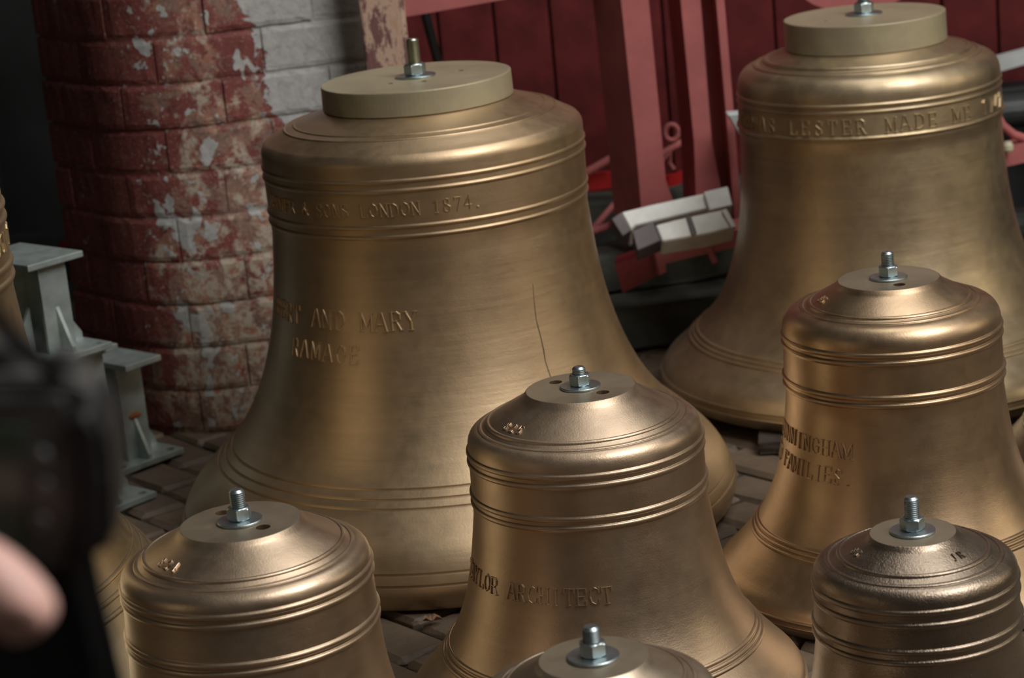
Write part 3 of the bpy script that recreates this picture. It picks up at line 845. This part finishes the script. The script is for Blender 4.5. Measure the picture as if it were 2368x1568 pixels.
# packing timbers under the raised bells
def packer(c, d, rz, label):
    bm = bmesh.new(); add_box(bm, (0, 0, d[2] / 2), d, bev=.002)
    bmesh.ops.subdivide_edges(bm, edges=bm.edges[:], cuts=3)
    for v in bm.verts: v.co += Vector((rndm.uniform(-.002, .002), rndm.uniform(-.003, .003), 0))
    o = from_bm('timber_packer', bm, M['packwood'], loc=(c[0], c[1], .0)); o.rotation_euler = (0, 0, rz)
    return tag(o, label, 'packing')
packer((.60, 4.15, 0), (.30, .14, .022), R(-8), 'rough dark timber packer under the front of the upper right bell')
packer((.98, 4.20, 0), (.20, .12, .022), R(25), 'dark timber packer under the right front of the upper right bell, behind the tall bell')
packer((.75, 4.86, 0), (.50, .10, .022), R(0), 'dark timber packer under the back of the upper right bell')
packer((-.45, 3.72, 0), (.12, .12, .005), R(40), 'thin dark shim under the left of the cracked bell')
packer((.22, 3.76, 0), (.12, .12, .005), R(-40), 'thin dark shim under the right of the cracked bell')
packer((-.12, 4.34, 0), (.20, .10, .005), R(0), 'thin dark shim under the back of the cracked bell')

# shavings and a dry leaf on the paving
def curl(name, c, n_, mat, label, cat, sc):
    bm = bmesh.new()
    for i in range(n_):
        p0 = Vector((rndm.uniform(-1, 1) * sc, rndm.uniform(-1, 1) * sc * .7, .0015 + rndm.uniform(0, .35) * sc)); a0 = rndm.uniform(0, 6.28); rr_ = rndm.uniform(.1, .3) * sc
        pts = [p0 + Vector((rr_ * math.cos(a0 + t * 1.1), rr_ * math.sin(a0 + t * 1.1), rr_ * .18 * t)) for t in range(5)]
        add_tube(bm, pts, .0006, 5)
    o = from_bm(name, bm, mat, loc=c)
    return tag(o, label, cat, kind='stuff')
curl('metal_shavings', (.285, 3.685, .0), 16, M['swarf'], 'bright curled metal shavings by the right lip of the cracked bell', 'shavings', .016)
def leaf(c, rz, sc, label):
    bm = bmesh.new()
    outl = [(0, 0), (.25, .28), (.45, .22), (.6, .42), (.8, .25), (1.05, .12), (1.2, 0), (1.05, -.12), (.8, -.3), (.55, -.38), (.42, -.2), (.2, -.25)]
    vs_ = [bm.verts.new((x * sc, y * sc, .002 + (abs(y) * .9 + .25 * math.sin(x * 9)) * sc * .5 + .003)) for x, y in outl]
    cv = [bm.verts.new((x * sc, 0, .003)) for x in (.3, .6, .9)]
    cen = bm.verts.new((.6 * sc, 0, .002))
    for v in cv: bm.verts.remove(v)
    for a, b_ in zip(vs_, vs_[1:] + vs_[:1]): bm.faces.new([cen, a, b_])
    add_tube(bm, [(0, 0, .004), (-.3 * sc, .05 * sc, .006), (-.6 * sc, .12 * sc, .004)], .0008, 5)
    o = from_bm('dry_leaf', bm, M['leaf'], loc=c, recalc=False); o.rotation_euler = (0, 0, rz)
    md = o.modifiers.new('s', 'SOLIDIFY'); md.thickness = .0006
    return tag(o, label, 'leaf')
leaf((-.185, 3.415, 0), R(15), .028, 'crumpled dry brown leaf on the paving before the cracked bell')

# ------------------------------------------------------------------ galvanised stands (left)
def prism_xy(bm, pts, z0, z1): add_prism(bm, [Vector((p_[0], p_[1], z0)) for p_ in pts], (0, 0, z1 - z0))
def stand(c, z0, yaw, bs, h, topd, topoff, label, gus=.085, rust=False):
    """base plate, I-section column with gussets, top plate; local x along the near edge, y away"""
    root = empty('steel_stand', (c[0], c[1], z0), label, 'stand', 'galvanised steel stands beside the brick pier', yaw)
    t = .012
    bm = bmesh.new(); add_box(bm, (0, 0, t / 2), (bs, bs, t), bev=.0018)
    base = from_bm('base_plate', bm, M['galv'], root)
    # holes as countersunk washers holes: drilled
    hb = bmesh.new()
    for sx_ in (-1, 1):
        for sy_ in (-1, 1): add_lathe(hb, [(0, t + .01), (.009, t + .01), (.009, -.01), (0, -.01)], 18, (sx_ * bs * .38, sy_ * bs * .38))
    bmesh.ops.recalc_face_normals(hb, faces=hb.faces)
    hm = bpy.data.meshes.new('drill'); hb.to_mesh(hm); hb.free()
    ho = bpy.data.objects.new('drill', hm); COL.objects.link(ho); ho.parent = root
    md = base.modifiers.new('b', 'BOOLEAN'); md.operation = 'DIFFERENCE'; md.object = ho; md.solver = 'EXACT'
    bpy.context.view_layer.update(); dg = bpy.context.evaluated_depsgraph_get()
    nm = bpy.data.meshes.new_from_object(base.evaluated_get(dg)); base.modifiers.clear(); base.data = nm; nm.name = 'base_plate'
    bpy.data.objects.remove(ho)
    # I-section column: two flanges and web
    bm = bmesh.new(); fwid = .062; dep = .085; ft = .007; H_ = h - 2 * t
    add_box(bm, (0, -dep / 2, t + H_ / 2), (fwid, ft, H_), bev=.001)
    add_box(bm, (0, dep / 2, t + H_ / 2), (fwid, ft, H_), bev=.001)
    add_box(bm, (0, 0, t + H_ / 2), (ft, dep - ft, H_))
    from_bm('column', bm, M['galv'], root)
    for sx_ in (-1, 1):
        bm = bmesh.new()
        add_prism(bm, [Vector((sx_ * .031, -.003, t)), Vector((sx_ * bs * .47, -.003, t)), Vector((sx_ * bs * .47, -.003, t + .012)), Vector((sx_ * .031, -.003, t + gus))], (0, .007, 0))
        from_bm('gusset', bm, M['galv'], root)
    bm = bmesh.new()
    add_prism(bm, [Vector((-.0035, -dep/2 - .003, t)), Vector((-.0035, -bs * .47, t)), Vector((-.0035, -bs * .47, t + .010)), Vector((-.0035, -dep/2 - .003, t + gus))], (.007, 0, 0))
    from_bm('gusset', bm, M['galv'], root)
    bm = bmesh.new(); add_box(bm, (topoff[0], topoff[1], h - t / 2), (topd[0], topd[1], t), bev=.0018)
    from_bm('top_plate', bm, M['galv'], root)
    if rust:
        bm = bmesh.new()
        bmesh.ops.create_icosphere(bm, subdivisions=2, radius=1)
        for v in bm.verts: v.co = Vector((v.co.x * .017, v.co.y * .004 - dep / 2 - .004, v.co.z * .007 * (1 + .3 * math.sin(v.co.x * 9)) + t + gus + .002))
        o = from_bm('rust_patch', bm, M['rust'], root); o['label'] = 'orange rust patch'
    return root
YW = R(47)
stand((-.800, 4.455), .0015, YW, .166, .222, (.090, .30), (-.005, .045), 'galvanised stand on the floor touching the brick pier, rust spot on its foot', rust=True)
stand((-.822, 4.185), .0015, YW, .166, .312, (.110, .130), (.0, .0), 'galvanised stand on the floor, half hidden by the camera, carrying another')
stand((-.858, 4.140), .3150, YW, .166, .190, (.125, .19), (-.002, .03), 'galvanised stand set on top of the nearer stand')

# dark items in the gloom behind the stands
bm = bmesh.new(); add_box(bm, (-1.15, 5.35, .22), (.75, .5, .03), bev=.004)
bench = empty('low_bench', (-1.15, 5.35, 0), 'low dark bench in the gloom behind the galvanised stands', 'bench')
bm2 = bmesh.new(); add_box(bm2, (0, 0, .25), (.75, .45, .035), bev=.004); from_bm('bench_top', bm2, M['pipe'], bench)
bm.free()
for sx_ in (-.33, .33):
    for sy_ in (-.18, .18):
        bm = bmesh.new(); add_box(bm, (sx_, sy_, .1165), (.04, .04, .233), bev=.003); from_bm('leg', bm, M['pipe'], bench)
bm = bmesh.new(); add_lathe(bm, [(0, .306), (.018, .306), (.022, .300), (.022, .2685), (0, .2685)], 20)
o = from_bm('red_tin', bm, M['bright_red'], loc=(-1.0, 5.22, 0)); tag(o, 'small round red tin on the dark bench', 'tin')
bm = bmesh.new(); add_tube(bm, [(-1.30, 5.9, 0), (-1.30, 5.9, 1.9)], .022, 14)
o = from_bm('downpipe', bm, M['pipe']); tag(o, 'dark vertical pipe on the unlit wall at the upper left', 'pipe')

# ------------------------------------------------------------------ red frame, castings and timbers behind
def slab(bm, px, Y, dvec): add_prism(bm, [at_y(u, v, Y) for u, v in px], dvec)
def at_tilt(u, v, Y0, k, zref=.33):
    d = ray(u, v); t = (Y0 + k * (CAM_H - zref)) / (d.y - k * d.z); return CAMP + d * t
def slab_t(bm, px, Y, dvec, k): add_prism(bm, [at_tilt(u, v, Y, k) for u, v in px], dvec)
frame = empty('red_steel_frame', (.45, 4.95, 0), 'red oxide painted steel frame with tall flanged posts leaning behind the bells', 'frame')
def fpart(name, bm, mat='red', label=None):
    o = from_bm(name, bm, M[mat], None); o.parent = frame; o.matrix_parent_inverse = Matrix.Translation(frame.location).inverted()
    if label: o['label'] = label
    return o
FY = 4.95
# post one: box column turned so that its left side is seen
bm = bmesh.new()
slab(bm, [(1422, -160), (1480, -160), (1500, 0), (1540, 420), (1562, 476), (1600, 520), (1488, 540), (1470, 330), (1436, 0)], FY, (-.055, .11, 0))
fpart('post', bm)
# post two: channel, wide flange then recessed web and thin far flange
bm = bmesh.new()
slab(bm, [(1560, -160), (1598, -160), (1620, 0), (1646, 330), (1668, 440), (1700, 500), (1612, 520), (1605, 330), (1574, 0)], FY + .05, (-.02, .10, 0))
fpart('post', bm)
bm = bmesh.new()
slab(bm, [(1590, -160), (1640, -160), (1702, 500), (1640, 500)], FY + .115, (0, .008, 0))
fpart('web', bm)
bm = bmesh.new()
slab(bm, [(1638, -160), (1656, -160), (1675, 0), (1696, 250), (1716, 520), (1700, 520), (1678, 250), (1656, 0)], FY + .03, (-.004, .10, 0))
fpart('flange', bm)
# top rail
bm = bmesh.new()
slab(bm, [(905, -90), (905, 44), (980, 32), (1160, 0), (1330, -34), (1392, -20), (1440, 30), (1440, -90)], FY + .06, (0, .09, 0))
fpart('top_rail', bm)
bm = bmesh.new()
slab(bm, [(1680, -90), (1680, -30), (1800, -44), (1880, 10), (1960, 40), (2020, 30), (2100, -10), (2100, -90)], FY + .10, (0, .09, 0))
fpart('top_rail', bm)
bm = bmesh.new(); add_box(bm, (.60, 5.06, .935), (1.75, .09, .075), bev=.006); fpart('head_beam', bm)
for nm_, c_, d_ in (('tie_bar', (.395, 4.948, .280), (.03, .125, .026)), ('leg', (1.33, 5.15, .150), (.05, .05, .30)), ('leg', (1.42, 5.06, .470), (.05, .05, .85))):
    bm = bmesh.new(); add_box(bm, c_, d_, bev=.003); fpart(nm_, bm)
# bottom rail with notch and end block
bm = bmesh.new()
slab(bm, [(1512, 574), (1560, 560), (1575, 566), (1720, 528), (1760, 520), (1760, 556), (1700, 572), (1539, 610), (1541, 628), (1526, 636)], FY - .14, (-.03, .09, .0))
fpart('bottom_rail', bm)
bm = bmesh.new()
slab(bm, [(1421, 612), (1515, 580), (1534, 630), (1440, 678)], FY - .12, (.01, .08, 0))
fpart('end_block', bm, 'bright_red', 'darker glossy red end block'); bpy.data.objects['end_block'].data.materials.clear()
M['blockred'] = simple('deep_red_block', (.16, .016, .018), .5, 0, .15, 12, .1)
bpy.data.objects['end_block'].data.materials.append(M['blockred'])
bm = bmesh.new()
slab(bm, [(1634, 580), (1647, 577), (1660, 604), (1648, 612)], FY - .15, (0, .03, 0))
fpart('lug', bm)
# lower right rail behind the upper right bell
bm = bmesh.new()
slab(bm, [(2300, 356), (2600, 284), (2600, 322), (2300, 392)], 5.1, (0, .10, 0)); fpart('side_rail', bm)
bm = bmesh.new()
add_tube(bm, [at_y(2290, 240, 5.15), at_y(2318, 290, 5.15), at_y(2345, 312, 5.15), at_y(2400, 330, 5.15)], .010, 10); fpart('curved_stay', bm)

# red strap band with timber block behind, and cramps
bm = bmesh.new()
slab(bm, [(1350, 402), (1446, 396), (1446, 430), (1350, 442)], 5.32, (0, .02, 0))
slab(bm, [(1528, 412), (1560, 404), (1600, 388), (1600, 414), (1560, 430), (1528, 434)], 5.32, (0, .02, 0))
slab(bm, [(1440, 398), (1532, 411), (1532, 434), (1440, 430)], 5.325, (0, .015, 0))
o = from_bm('red_band', bm, M['bright_red']); tag(o, 'bright red steel band lying across behind the red posts', 'band')
def cramp(px, Y, rad, label, ring=None):
    bm = bmesh.new(); add_tube(bm, [at_y(u, v, y) for (u, v), y in zip(px, Y)], rad, 10)
    if ring:
        c = at_y(*ring, Y[0]); pts = [c + Vector((.016 * math.cos(a * PI / 6), 0, .019 * math.sin(a * PI / 6))) for a in range(13)]
        add_tube(bm, pts, .006, 8, cap=False)
    o = from_bm('iron_rod', bm, M['red']); return tag(o, label, 'rod', 'small red iron rods behind the bells')
cramp([(1340, 408), (1414, 366)], (5.28, 5.28), .0095, 'thick red rod rising from behind the cracked bell')
cramp([(1370, 530), (1442, 448)], (5.2, 5.25), .0075, 'thin slanting red rod below the red band')
cramp([(1520, 362), (1560, 338), (1590, 322)], (5.35, 5.35, 5.4), .008, 'red rod with an eye between the posts', (1553, 306))
cramp([(1530, 372), (1552, 354), (1548, 378), (1558, 392)], (5.3, 5.3, 5.3, 5.3), .006, 'bent red hook between the posts')
cramp([(1340, 545), (1400, 525), (1432, 510)], (5.1, 5.1, 5.1), .009, 'red bar end by the grey casting')

# machined grey castings leaning on the frame
def casting(label, px_front, Yf, dvec, px_extra, side_px=None):
    root = empty('bell_fitting', at_y(*px_front[0], Yf), label, 'casting')
    inv = Matrix.Translation(root.location).inverted()
    bm = bmesh.new(); slab_t(bm, px_front, Yf, dvec, .75)
    bmesh.ops.recalc_face_normals(bm, faces=bm.faces)
    bmesh.ops.bevel(bm, geom=bm.edges[:], offset=.0025, segments=1, affect='EDGES')
    o = from_bm('casting_body', bm, M['machined']); o.parent = root; o.matrix_parent_inverse = inv
    for nm_, px, y, dv, mt_ in px_extra:
        bm = bmesh.new(); slab_t(bm, px, y, dv, .75)
        bmesh.ops.recalc_face_normals(bm, faces=bm.faces)
        bmesh.ops.bevel(bm, geom=bm.edges[:], offset=.0015, segments=1, affect='EDGES')
        o = from_bm(nm_, bm, M[mt_]); o.parent = root; o.matrix_parent_inverse = inv
    return root
CY = 4.80
casting('long pale grey machined casting with stepped end blocks resting on the red rail', [(1437, 490), (1500, 474), (1628, 446), (1636, 482), (1468, 522), (1460, 532)], CY, (-.004, .035, -.045),
 [('end_block', [(1627, 443), (1683, 430), (1694, 474), (1641, 486)], CY - .014, (-.004, .035, -.045), 'machined'),
  ('end_face', [(1414, 506), (1437, 490), (1460, 532), (1440, 546)], CY + .004, (0, .035, -.03), 'castside')])
casting('lower grey machined casting with a dark end face under the long one', [(1516, 520), (1560, 508), (1672, 484), (1701, 524), (1640, 540), (1532, 558)], CY - .075, (-.004, .028, -.036),
 [('end_face', [(1462, 534), (1510, 512), (1528, 556), (1474, 579)], CY - .080, (.0, .028, -.03), 'castside'),
  ('groove_face', [(1586, 502), (1597, 497), (1612, 540), (1600, 548)], CY - .079, (0, .006, 0), 'castside'),
  ('rim', [(1668, 486), (1680, 482), (1703, 524), (1692, 527)], CY - .083, (0, .02, -.01), 'machined')])
bm = bmesh.new(); slab(bm, [(1680, 264), (1730, 260), (1730, 330), (1710, 312)], 4.90, (0, .04, 0))
bmesh.ops.recalc_face_normals(bm, faces=bm.faces); bmesh.ops.bevel(bm, geom=bm.edges[:], offset=.003, segments=1, affect='EDGES')
o = from_bm('bright_bracket', bm, M['white']); tag(o, 'small bright metal bracket beside the shoulder of the upper right bell', 'bracket')

# timbers and pipes lying on the floor
def timber(a, b_, wd, ht, z, label, mat='timber', cat='timber'):
    a, b_ = Vector((a[0], a[1], 0)), Vector((b_[0], b_[1], 0)); d = b_ - a
    bm = bmesh.new(); add_box(bm, (0, 0, 0), (d.length, wd, ht), bev=.008)
    long_e = [e for e in bm.edges if (e.verts[0].co - e.verts[1].co).length > d.length * .8]
    bmesh.ops.subdivide_edges(bm, edges=long_e, cuts=14)
    for v in bm.verts: v.co += Vector((0, rndm.uniform(-.004, .004), rndm.uniform(-.004, .004)))
    o = from_bm('timber_beam', bm, M[mat], loc=((a + b_) / 2) + Vector((0, 0, z + ht / 2)))
    o.rotation_euler = (0, 0, math.atan2(d.y, d.x)); return tag(o, label, cat, 'dark timbers lying behind the bells')
timber((-.05, 4.90), (1.1, 5.14), .13, .10, .001, 'weathered timber beam on the floor nearest behind the two large bells')
timber((-.05, 5.14), (1.1, 5.38), .13, .12, .001, 'second weathered timber beam lying behind the first')
timber((-.05, 5.36), (1.1, 5.58), .12, .14, .001, 'third dark timber beam, against the red rods')
timber((-.05, 5.02), (1.1, 5.27), .10, .09, .104, 'dark timber beam stacked on the two nearest beams', 'timber')
timber((-.05, 5.36), (1.1, 5.58), .11, .11, .142, 'dark timber beam stacked under the bright red band', 'timber')
# white bar and pipes at the right edge
bm = bmesh.new(); slab(bm, [(2270, 146), (2500, 84), (2500, 112), (2270, 178)], 5.72, (0, .05, 0))
o = from_bm('white_bar', bm, M['white']); tag(o, 'white painted bar at the right edge beside the upper right bell', 'bar')
bm = bmesh.new(); add_tube(bm, [(1.17, 5.60, .325), (2.2, 5.66, .325)], .042, 20); 
o = from_bm('steel_pipe', bm, M['pipe']); tag(o, 'upper dark pipe at the right edge under the white bar', 'pipe')
for bx_, lb_ in ((1.45, 'dark timber block under the upper pipe, nearer the bells'), (2.05, 'dark timber block under the far end of the upper pipe')):
    bm = bmesh.new(); add_box(bm, (0, 0, .141), (.10, .10, .282), bev=.005)
    o = from_bm('timber_block', bm, M['timber'], loc=(bx_, 5.625, 0)); tag(o, lb_, 'timber')
bm = bmesh.new(); add_tube(bm, [(1.2, 5.42, .062), (2.2, 5.48, .062)], .06, 20)
o = from_bm('steel_pipe', bm, M['pipe']); tag(o, 'lower dark pipe on the floor at the right edge below the red rail', 'pipe')
bm = bmesh.new(); add_lathe(bm, [(0, .012), (.008, .012), (.012, .004), (.012, -.006), (.008, -.012), (0, -.012)], 16)
o = from_bm('cream_knob', bm, M['cream'], loc=at_y(2331, 340, 5.08)); tag(o, 'small cream knob on the red rail at the right edge', 'knob')
bm = bmesh.new(); add_box(bm, (0, 0, .18), (1.25, .10, .36), bev=.006)
for sx_ in (-.45, 0, .45): add_box(bm, (sx_, -.055, .18), (.05, .012, .36), bev=.002)
o = from_bm('dark_filler_box', bm, M['darkpaint'], loc=(1.60, 5.79, 0)); tag(o, 'near-black ribbed box added as dark backing against the red boards at the right edge', 'box')  # made-up box that darkens the gap below the white bar
# leaning dark stay behind the bolt of the cracked bell
bm = bmesh.new(); add_tube(bm, [at_y(975, -60, 5.3), at_y(985, 40, 5.3), at_y(1012, 140, 5.3), at_y(1060, 260, 5.3), at_y(1100, 330, 5.3), (.0, 5.34, .40), (.06, 5.40, .262)], .011, 10)
o = from_bm('dark_rod', bm, M['pipe']); tag(o, 'thin dark curved rod behind the bolt of the cracked bell', 'rod')

# ------------------------------------------------------------------ photographer's camera and hand (foreground, blurred)
def arc(u, v, y): return at_y(u, v, y)
camr = empty('camera', at_y(40, 1100, .93), 'black digital camera held at the lower left, seen from behind, out of focus', 'camera')
inv = Matrix.Translation(camr.location).inverted()
def cpart(name, bm, mat, parent=camr, pinv=None, smooth=False, bev=0):
    bmesh.ops.recalc_face_normals(bm, faces=bm.faces)
    if bev: bmesh.ops.bevel(bm, geom=bm.edges[:], offset=bev, segments=3, affect='EDGES')
    o = from_bm(name, bm, M[mat], None, smooth); o.parent = parent; o.matrix_parent_inverse = pinv or inv
    return o
CFY = .90
bm = bmesh.new(); slab(bm, [(-560, 905), (150, 905), (180, 960), (186, 1290), (150, 1320), (-560, 1320)], CFY, (-.006, .045, 0)); cpart('body', bm, 'plastic', bev=.003)
bm = bmesh.new(); slab(bm, [(-560, 1322), (180, 1322), (196, 1360), (232, 1500), (262, 1720), (240, 1800), (-560, 1800)], CFY + .002, (-.006, .045, 0)); cpart('battery_grip', bm, 'rubber', bev=.003)
bm = bmesh.new(); slab(bm, [(130, 950), (205, 945), (240, 985), (258, 1100), (262, 1260), (236, 1298), (150, 1316), (130, 1316)], CFY - .004, (-.002, .062, 0)); cpart('grip', bm, 'rubber', bev=.005)
bm = bmesh.new(); slab(bm, [(-560, 880), (60, 868), (180, 880), (205, 900), (208, 940), (-560, 935)], CFY + .003, (-.004, .040, 0)); cpart('top_plate', bm, 'plastic', bev=.002)
bm = bmesh.new(); slab(bm, [(-560, 700), (-440, 700), (-400, 846), (-600, 846)], CFY + .004, (0, .035, 0)); cpart('viewfinder_hump', bm, 'plastic', bev=.003)
bm = bmesh.new(); slab(bm, [(-440, 985), (60, 985), (60, 1290), (-440, 1290)], CFY - .003, (0, .004, 0)); cpart('screen', bm, 'screen', bev=.0008)
c = at_y(150, 838, CFY + .02); bm = bmesh.new(); add_lathe(bm, [(0, .006), (.006, .006), (.007, .004), (.007, -.004), (0, -.004)], 20)
for v in bm.verts: v.co += c
cpart('shutter_button', bm, 'plastic')
c = at_y(20, 822, CFY + .022); bm = bmesh.new(); add_lathe(bm, [(0, .007), (.010, .007), (.011, .005), (.011, -.006), (0, -.006)], 24)
for v in bm.verts: v.co += c
cpart('mode_dial', bm, 'plastic')
for k, (u, v_) in enumerate(((95, 1060), (100, 1130), (92, 1210))):
    c = at_y(u, v_, CFY - .003); bm = bmesh.new()
    add_lathe(bm, [(0, .0018), (.0035, .0018), (.0042, .0008), (.0042, -.002), (0, -.002)], 16)
    for v in bm.verts: v.co = c + Vector((v.co.x, -v.co.z, v.co.y))
    cpart('button', bm, 'plastic')
# lens, pointing away
c = at_y(-210, 1110, CFY + .04); bm = bmesh.new()
add_lathe(bm, [(0, .002), (.032, 0), (.034, -.01), (.034, -.03), (.036, -.032), (.036, -.075), (.030, -.080), (.026, -.078), (0, -.07)], 40)
for v in bm.verts: v.co = c + Vector((v.co.x, -v.co.z, v.co.y))
cpart('lens', bm, 'plastic')
# neck strap: band from the strap lug, hanging below, and one rising at upper left
def ribbon(px, Ys, wd, tk=.0016):
    bm = bmesh.new(); P = [at_y(u, v, y) for (u, v), y in zip(px, Ys)]; rows = []
    for i, p_ in enumerate(P):
        t = (P[min(i+1, len(P)-1)] - P[max(i-1, 0)]).normalized(); sd = t.cross(fw).normalized(); nn = sd.cross(t)
        rows.append([bm.verts.new(p_ + sd * wd/2 * a + nn * tk * b) for a, b in ((-1, -1), (1, -1), (1, 1), (-1, 1))])
    for a, b in zip(rows, rows[1:]):
        for k in range(4): bm.faces.new([a[k], a[(k+1) % 4], b[(k+1) % 4], b[k]])
    bm.faces.new(rows[0]); bm.faces.new(rows[-1][::-1]); return bm
cpart('strap', ribbon([(196, 1280), (214, 1370), (236, 1450), (256, 1540), (286, 1660), (310, 1800)], [.90, .899, .898, .897, .896, .895], .009), 'strap')
cpart('strap', ribbon([(-120, 560), (-40, 690), (30, 780), (110, 850), (150, 900)], [.88, .885, .89, .90, .91], .0065), 'strap')

person = empty('person', at_y(-200, 1600, .90), 'left hand of a person in a black sleeve holding the camera from below, thumb showing', 'person')
pinv = Matrix.Translation(person.location).inverted()
def skin_chain(name, chains, radii, edges, mat, sub=2, root=0):
    me = bpy.data.meshes.new(name); me.from_pydata(chains, edges, []); me.update()
    o = bpy.data.objects.new(name, me); COL.objects.link(o)
    sk = o.modifiers.new('skin', 'SKIN'); sk.use_smooth_shade = True
    for i, d in enumerate(o.data.skin_vertices[0].data):
        d.radius = (radii[i], radii[i]) if not isinstance(radii[i], tuple) else radii[i]; d.use_root = (i == root)
    sb = o.modifiers.new('sub', 'SUBSURF'); sb.levels = sub; sb.render_levels = sub
    bpy.context.view_layer.update(); dg = bpy.context.evaluated_depsgraph_get()
    nm = bpy.data.meshes.new_from_object(o.evaluated_get(dg)); o.modifiers.clear(); o.data = nm; nm.name = name
    nm.materials.clear(); nm.materials.append(M[mat])
    for p_ in nm.polygons: p_.use_smooth = True
    o.parent = person; o.matrix_parent_inverse = pinv
    return o
W_ = at_y(-900, 1680, .925)
K = Vector((.0, .0, .0))
pm = at_y(-820, 1400, .93)                 # palm centre
vs_ = [W_, W_.lerp(pm, .55), pm]; rad_ = [.026, .028, .026]; ed = [(0, 1), (1, 2)]
# knuckle row, below and behind the camera base; four fingers curl under and up its front
kn = [at_y(-780, 1500, .965), at_y(-780, 1380, .968), at_y(-780, 1260, .968), at_y(-780, 1150, .965)]
lens_ = [.92, 1.0, .95, .78]
for i, kk in enumerate(kn):
    b0 = len(vs_); vs_.append(kk); rad_.append(.0105); ed.append((2, b0))
    s = lens_[i]
    for (dx, dy, dz), rr_ in zip(((.022, .012, -.001), (.040, .016, -.002), (.058, .014, -.003)), (.0092, .0085, .0072)):
        vs_.append(kk + Vector((dx, dy, dz)) * s); rad_.append(rr_)
    ed += [(b0, b0+1), (b0+1, b0+2), (b0+2, b0+3)]
# thumb in front of the camera back
th = [at_y(-300, 1420, .875), at_y(-190, 1290, .862), at_y(-70, 1300, .855), at_y(40, 1392, .850), at_y(98, 1472, .850)]
b0 = len(vs_)
vs_ += th; rad_ += [.0175, .0170, .0165, .0160, .0135]
ed += [(1, b0), (b0, b0+1), (b0+1, b0+2), (b0+2, b0+3), (b0+3, b0+4)]
hand = skin_chain('hand', [tuple(v) for v in vs_], rad_, ed, 'skin', 2, 1)
# thumb nail
c = at_y(84, 1440, .846); bm = bmesh.new(); bmesh.ops.create_uvsphere(bm, u_segments=16, v_segments=10, radius=1)
Mx = Matrix.Translation(c + Vector((-.002, -.0090, .006))) @ Matrix.Rotation(R(40), 4, 'Y') @ Matrix.Diagonal((.0075, .0022, .0060, 1))
bmesh.ops.transform(bm, matrix=Mx, verts=bm.verts[:])
M['nail'] = simple('finger_nail', (.62, .36, .30), .35, 0, .05, 40, 0)
cpart('thumb_nail', bm, 'nail', person, pinv, True)
bm = bmesh.new()
e0 = W_ + Vector((0, 0, .0)); dd = (W_ - pm).normalized()
add_tube(bm, [W_ - dd * .012, W_ + dd * .004, W_ + dd * .05, W_ + dd * .16, W_ + dd * .30], [.036, .040, .043, .048, .055], 24)
cpart('sleeve', bm, 'sleeve', person, pinv, True)
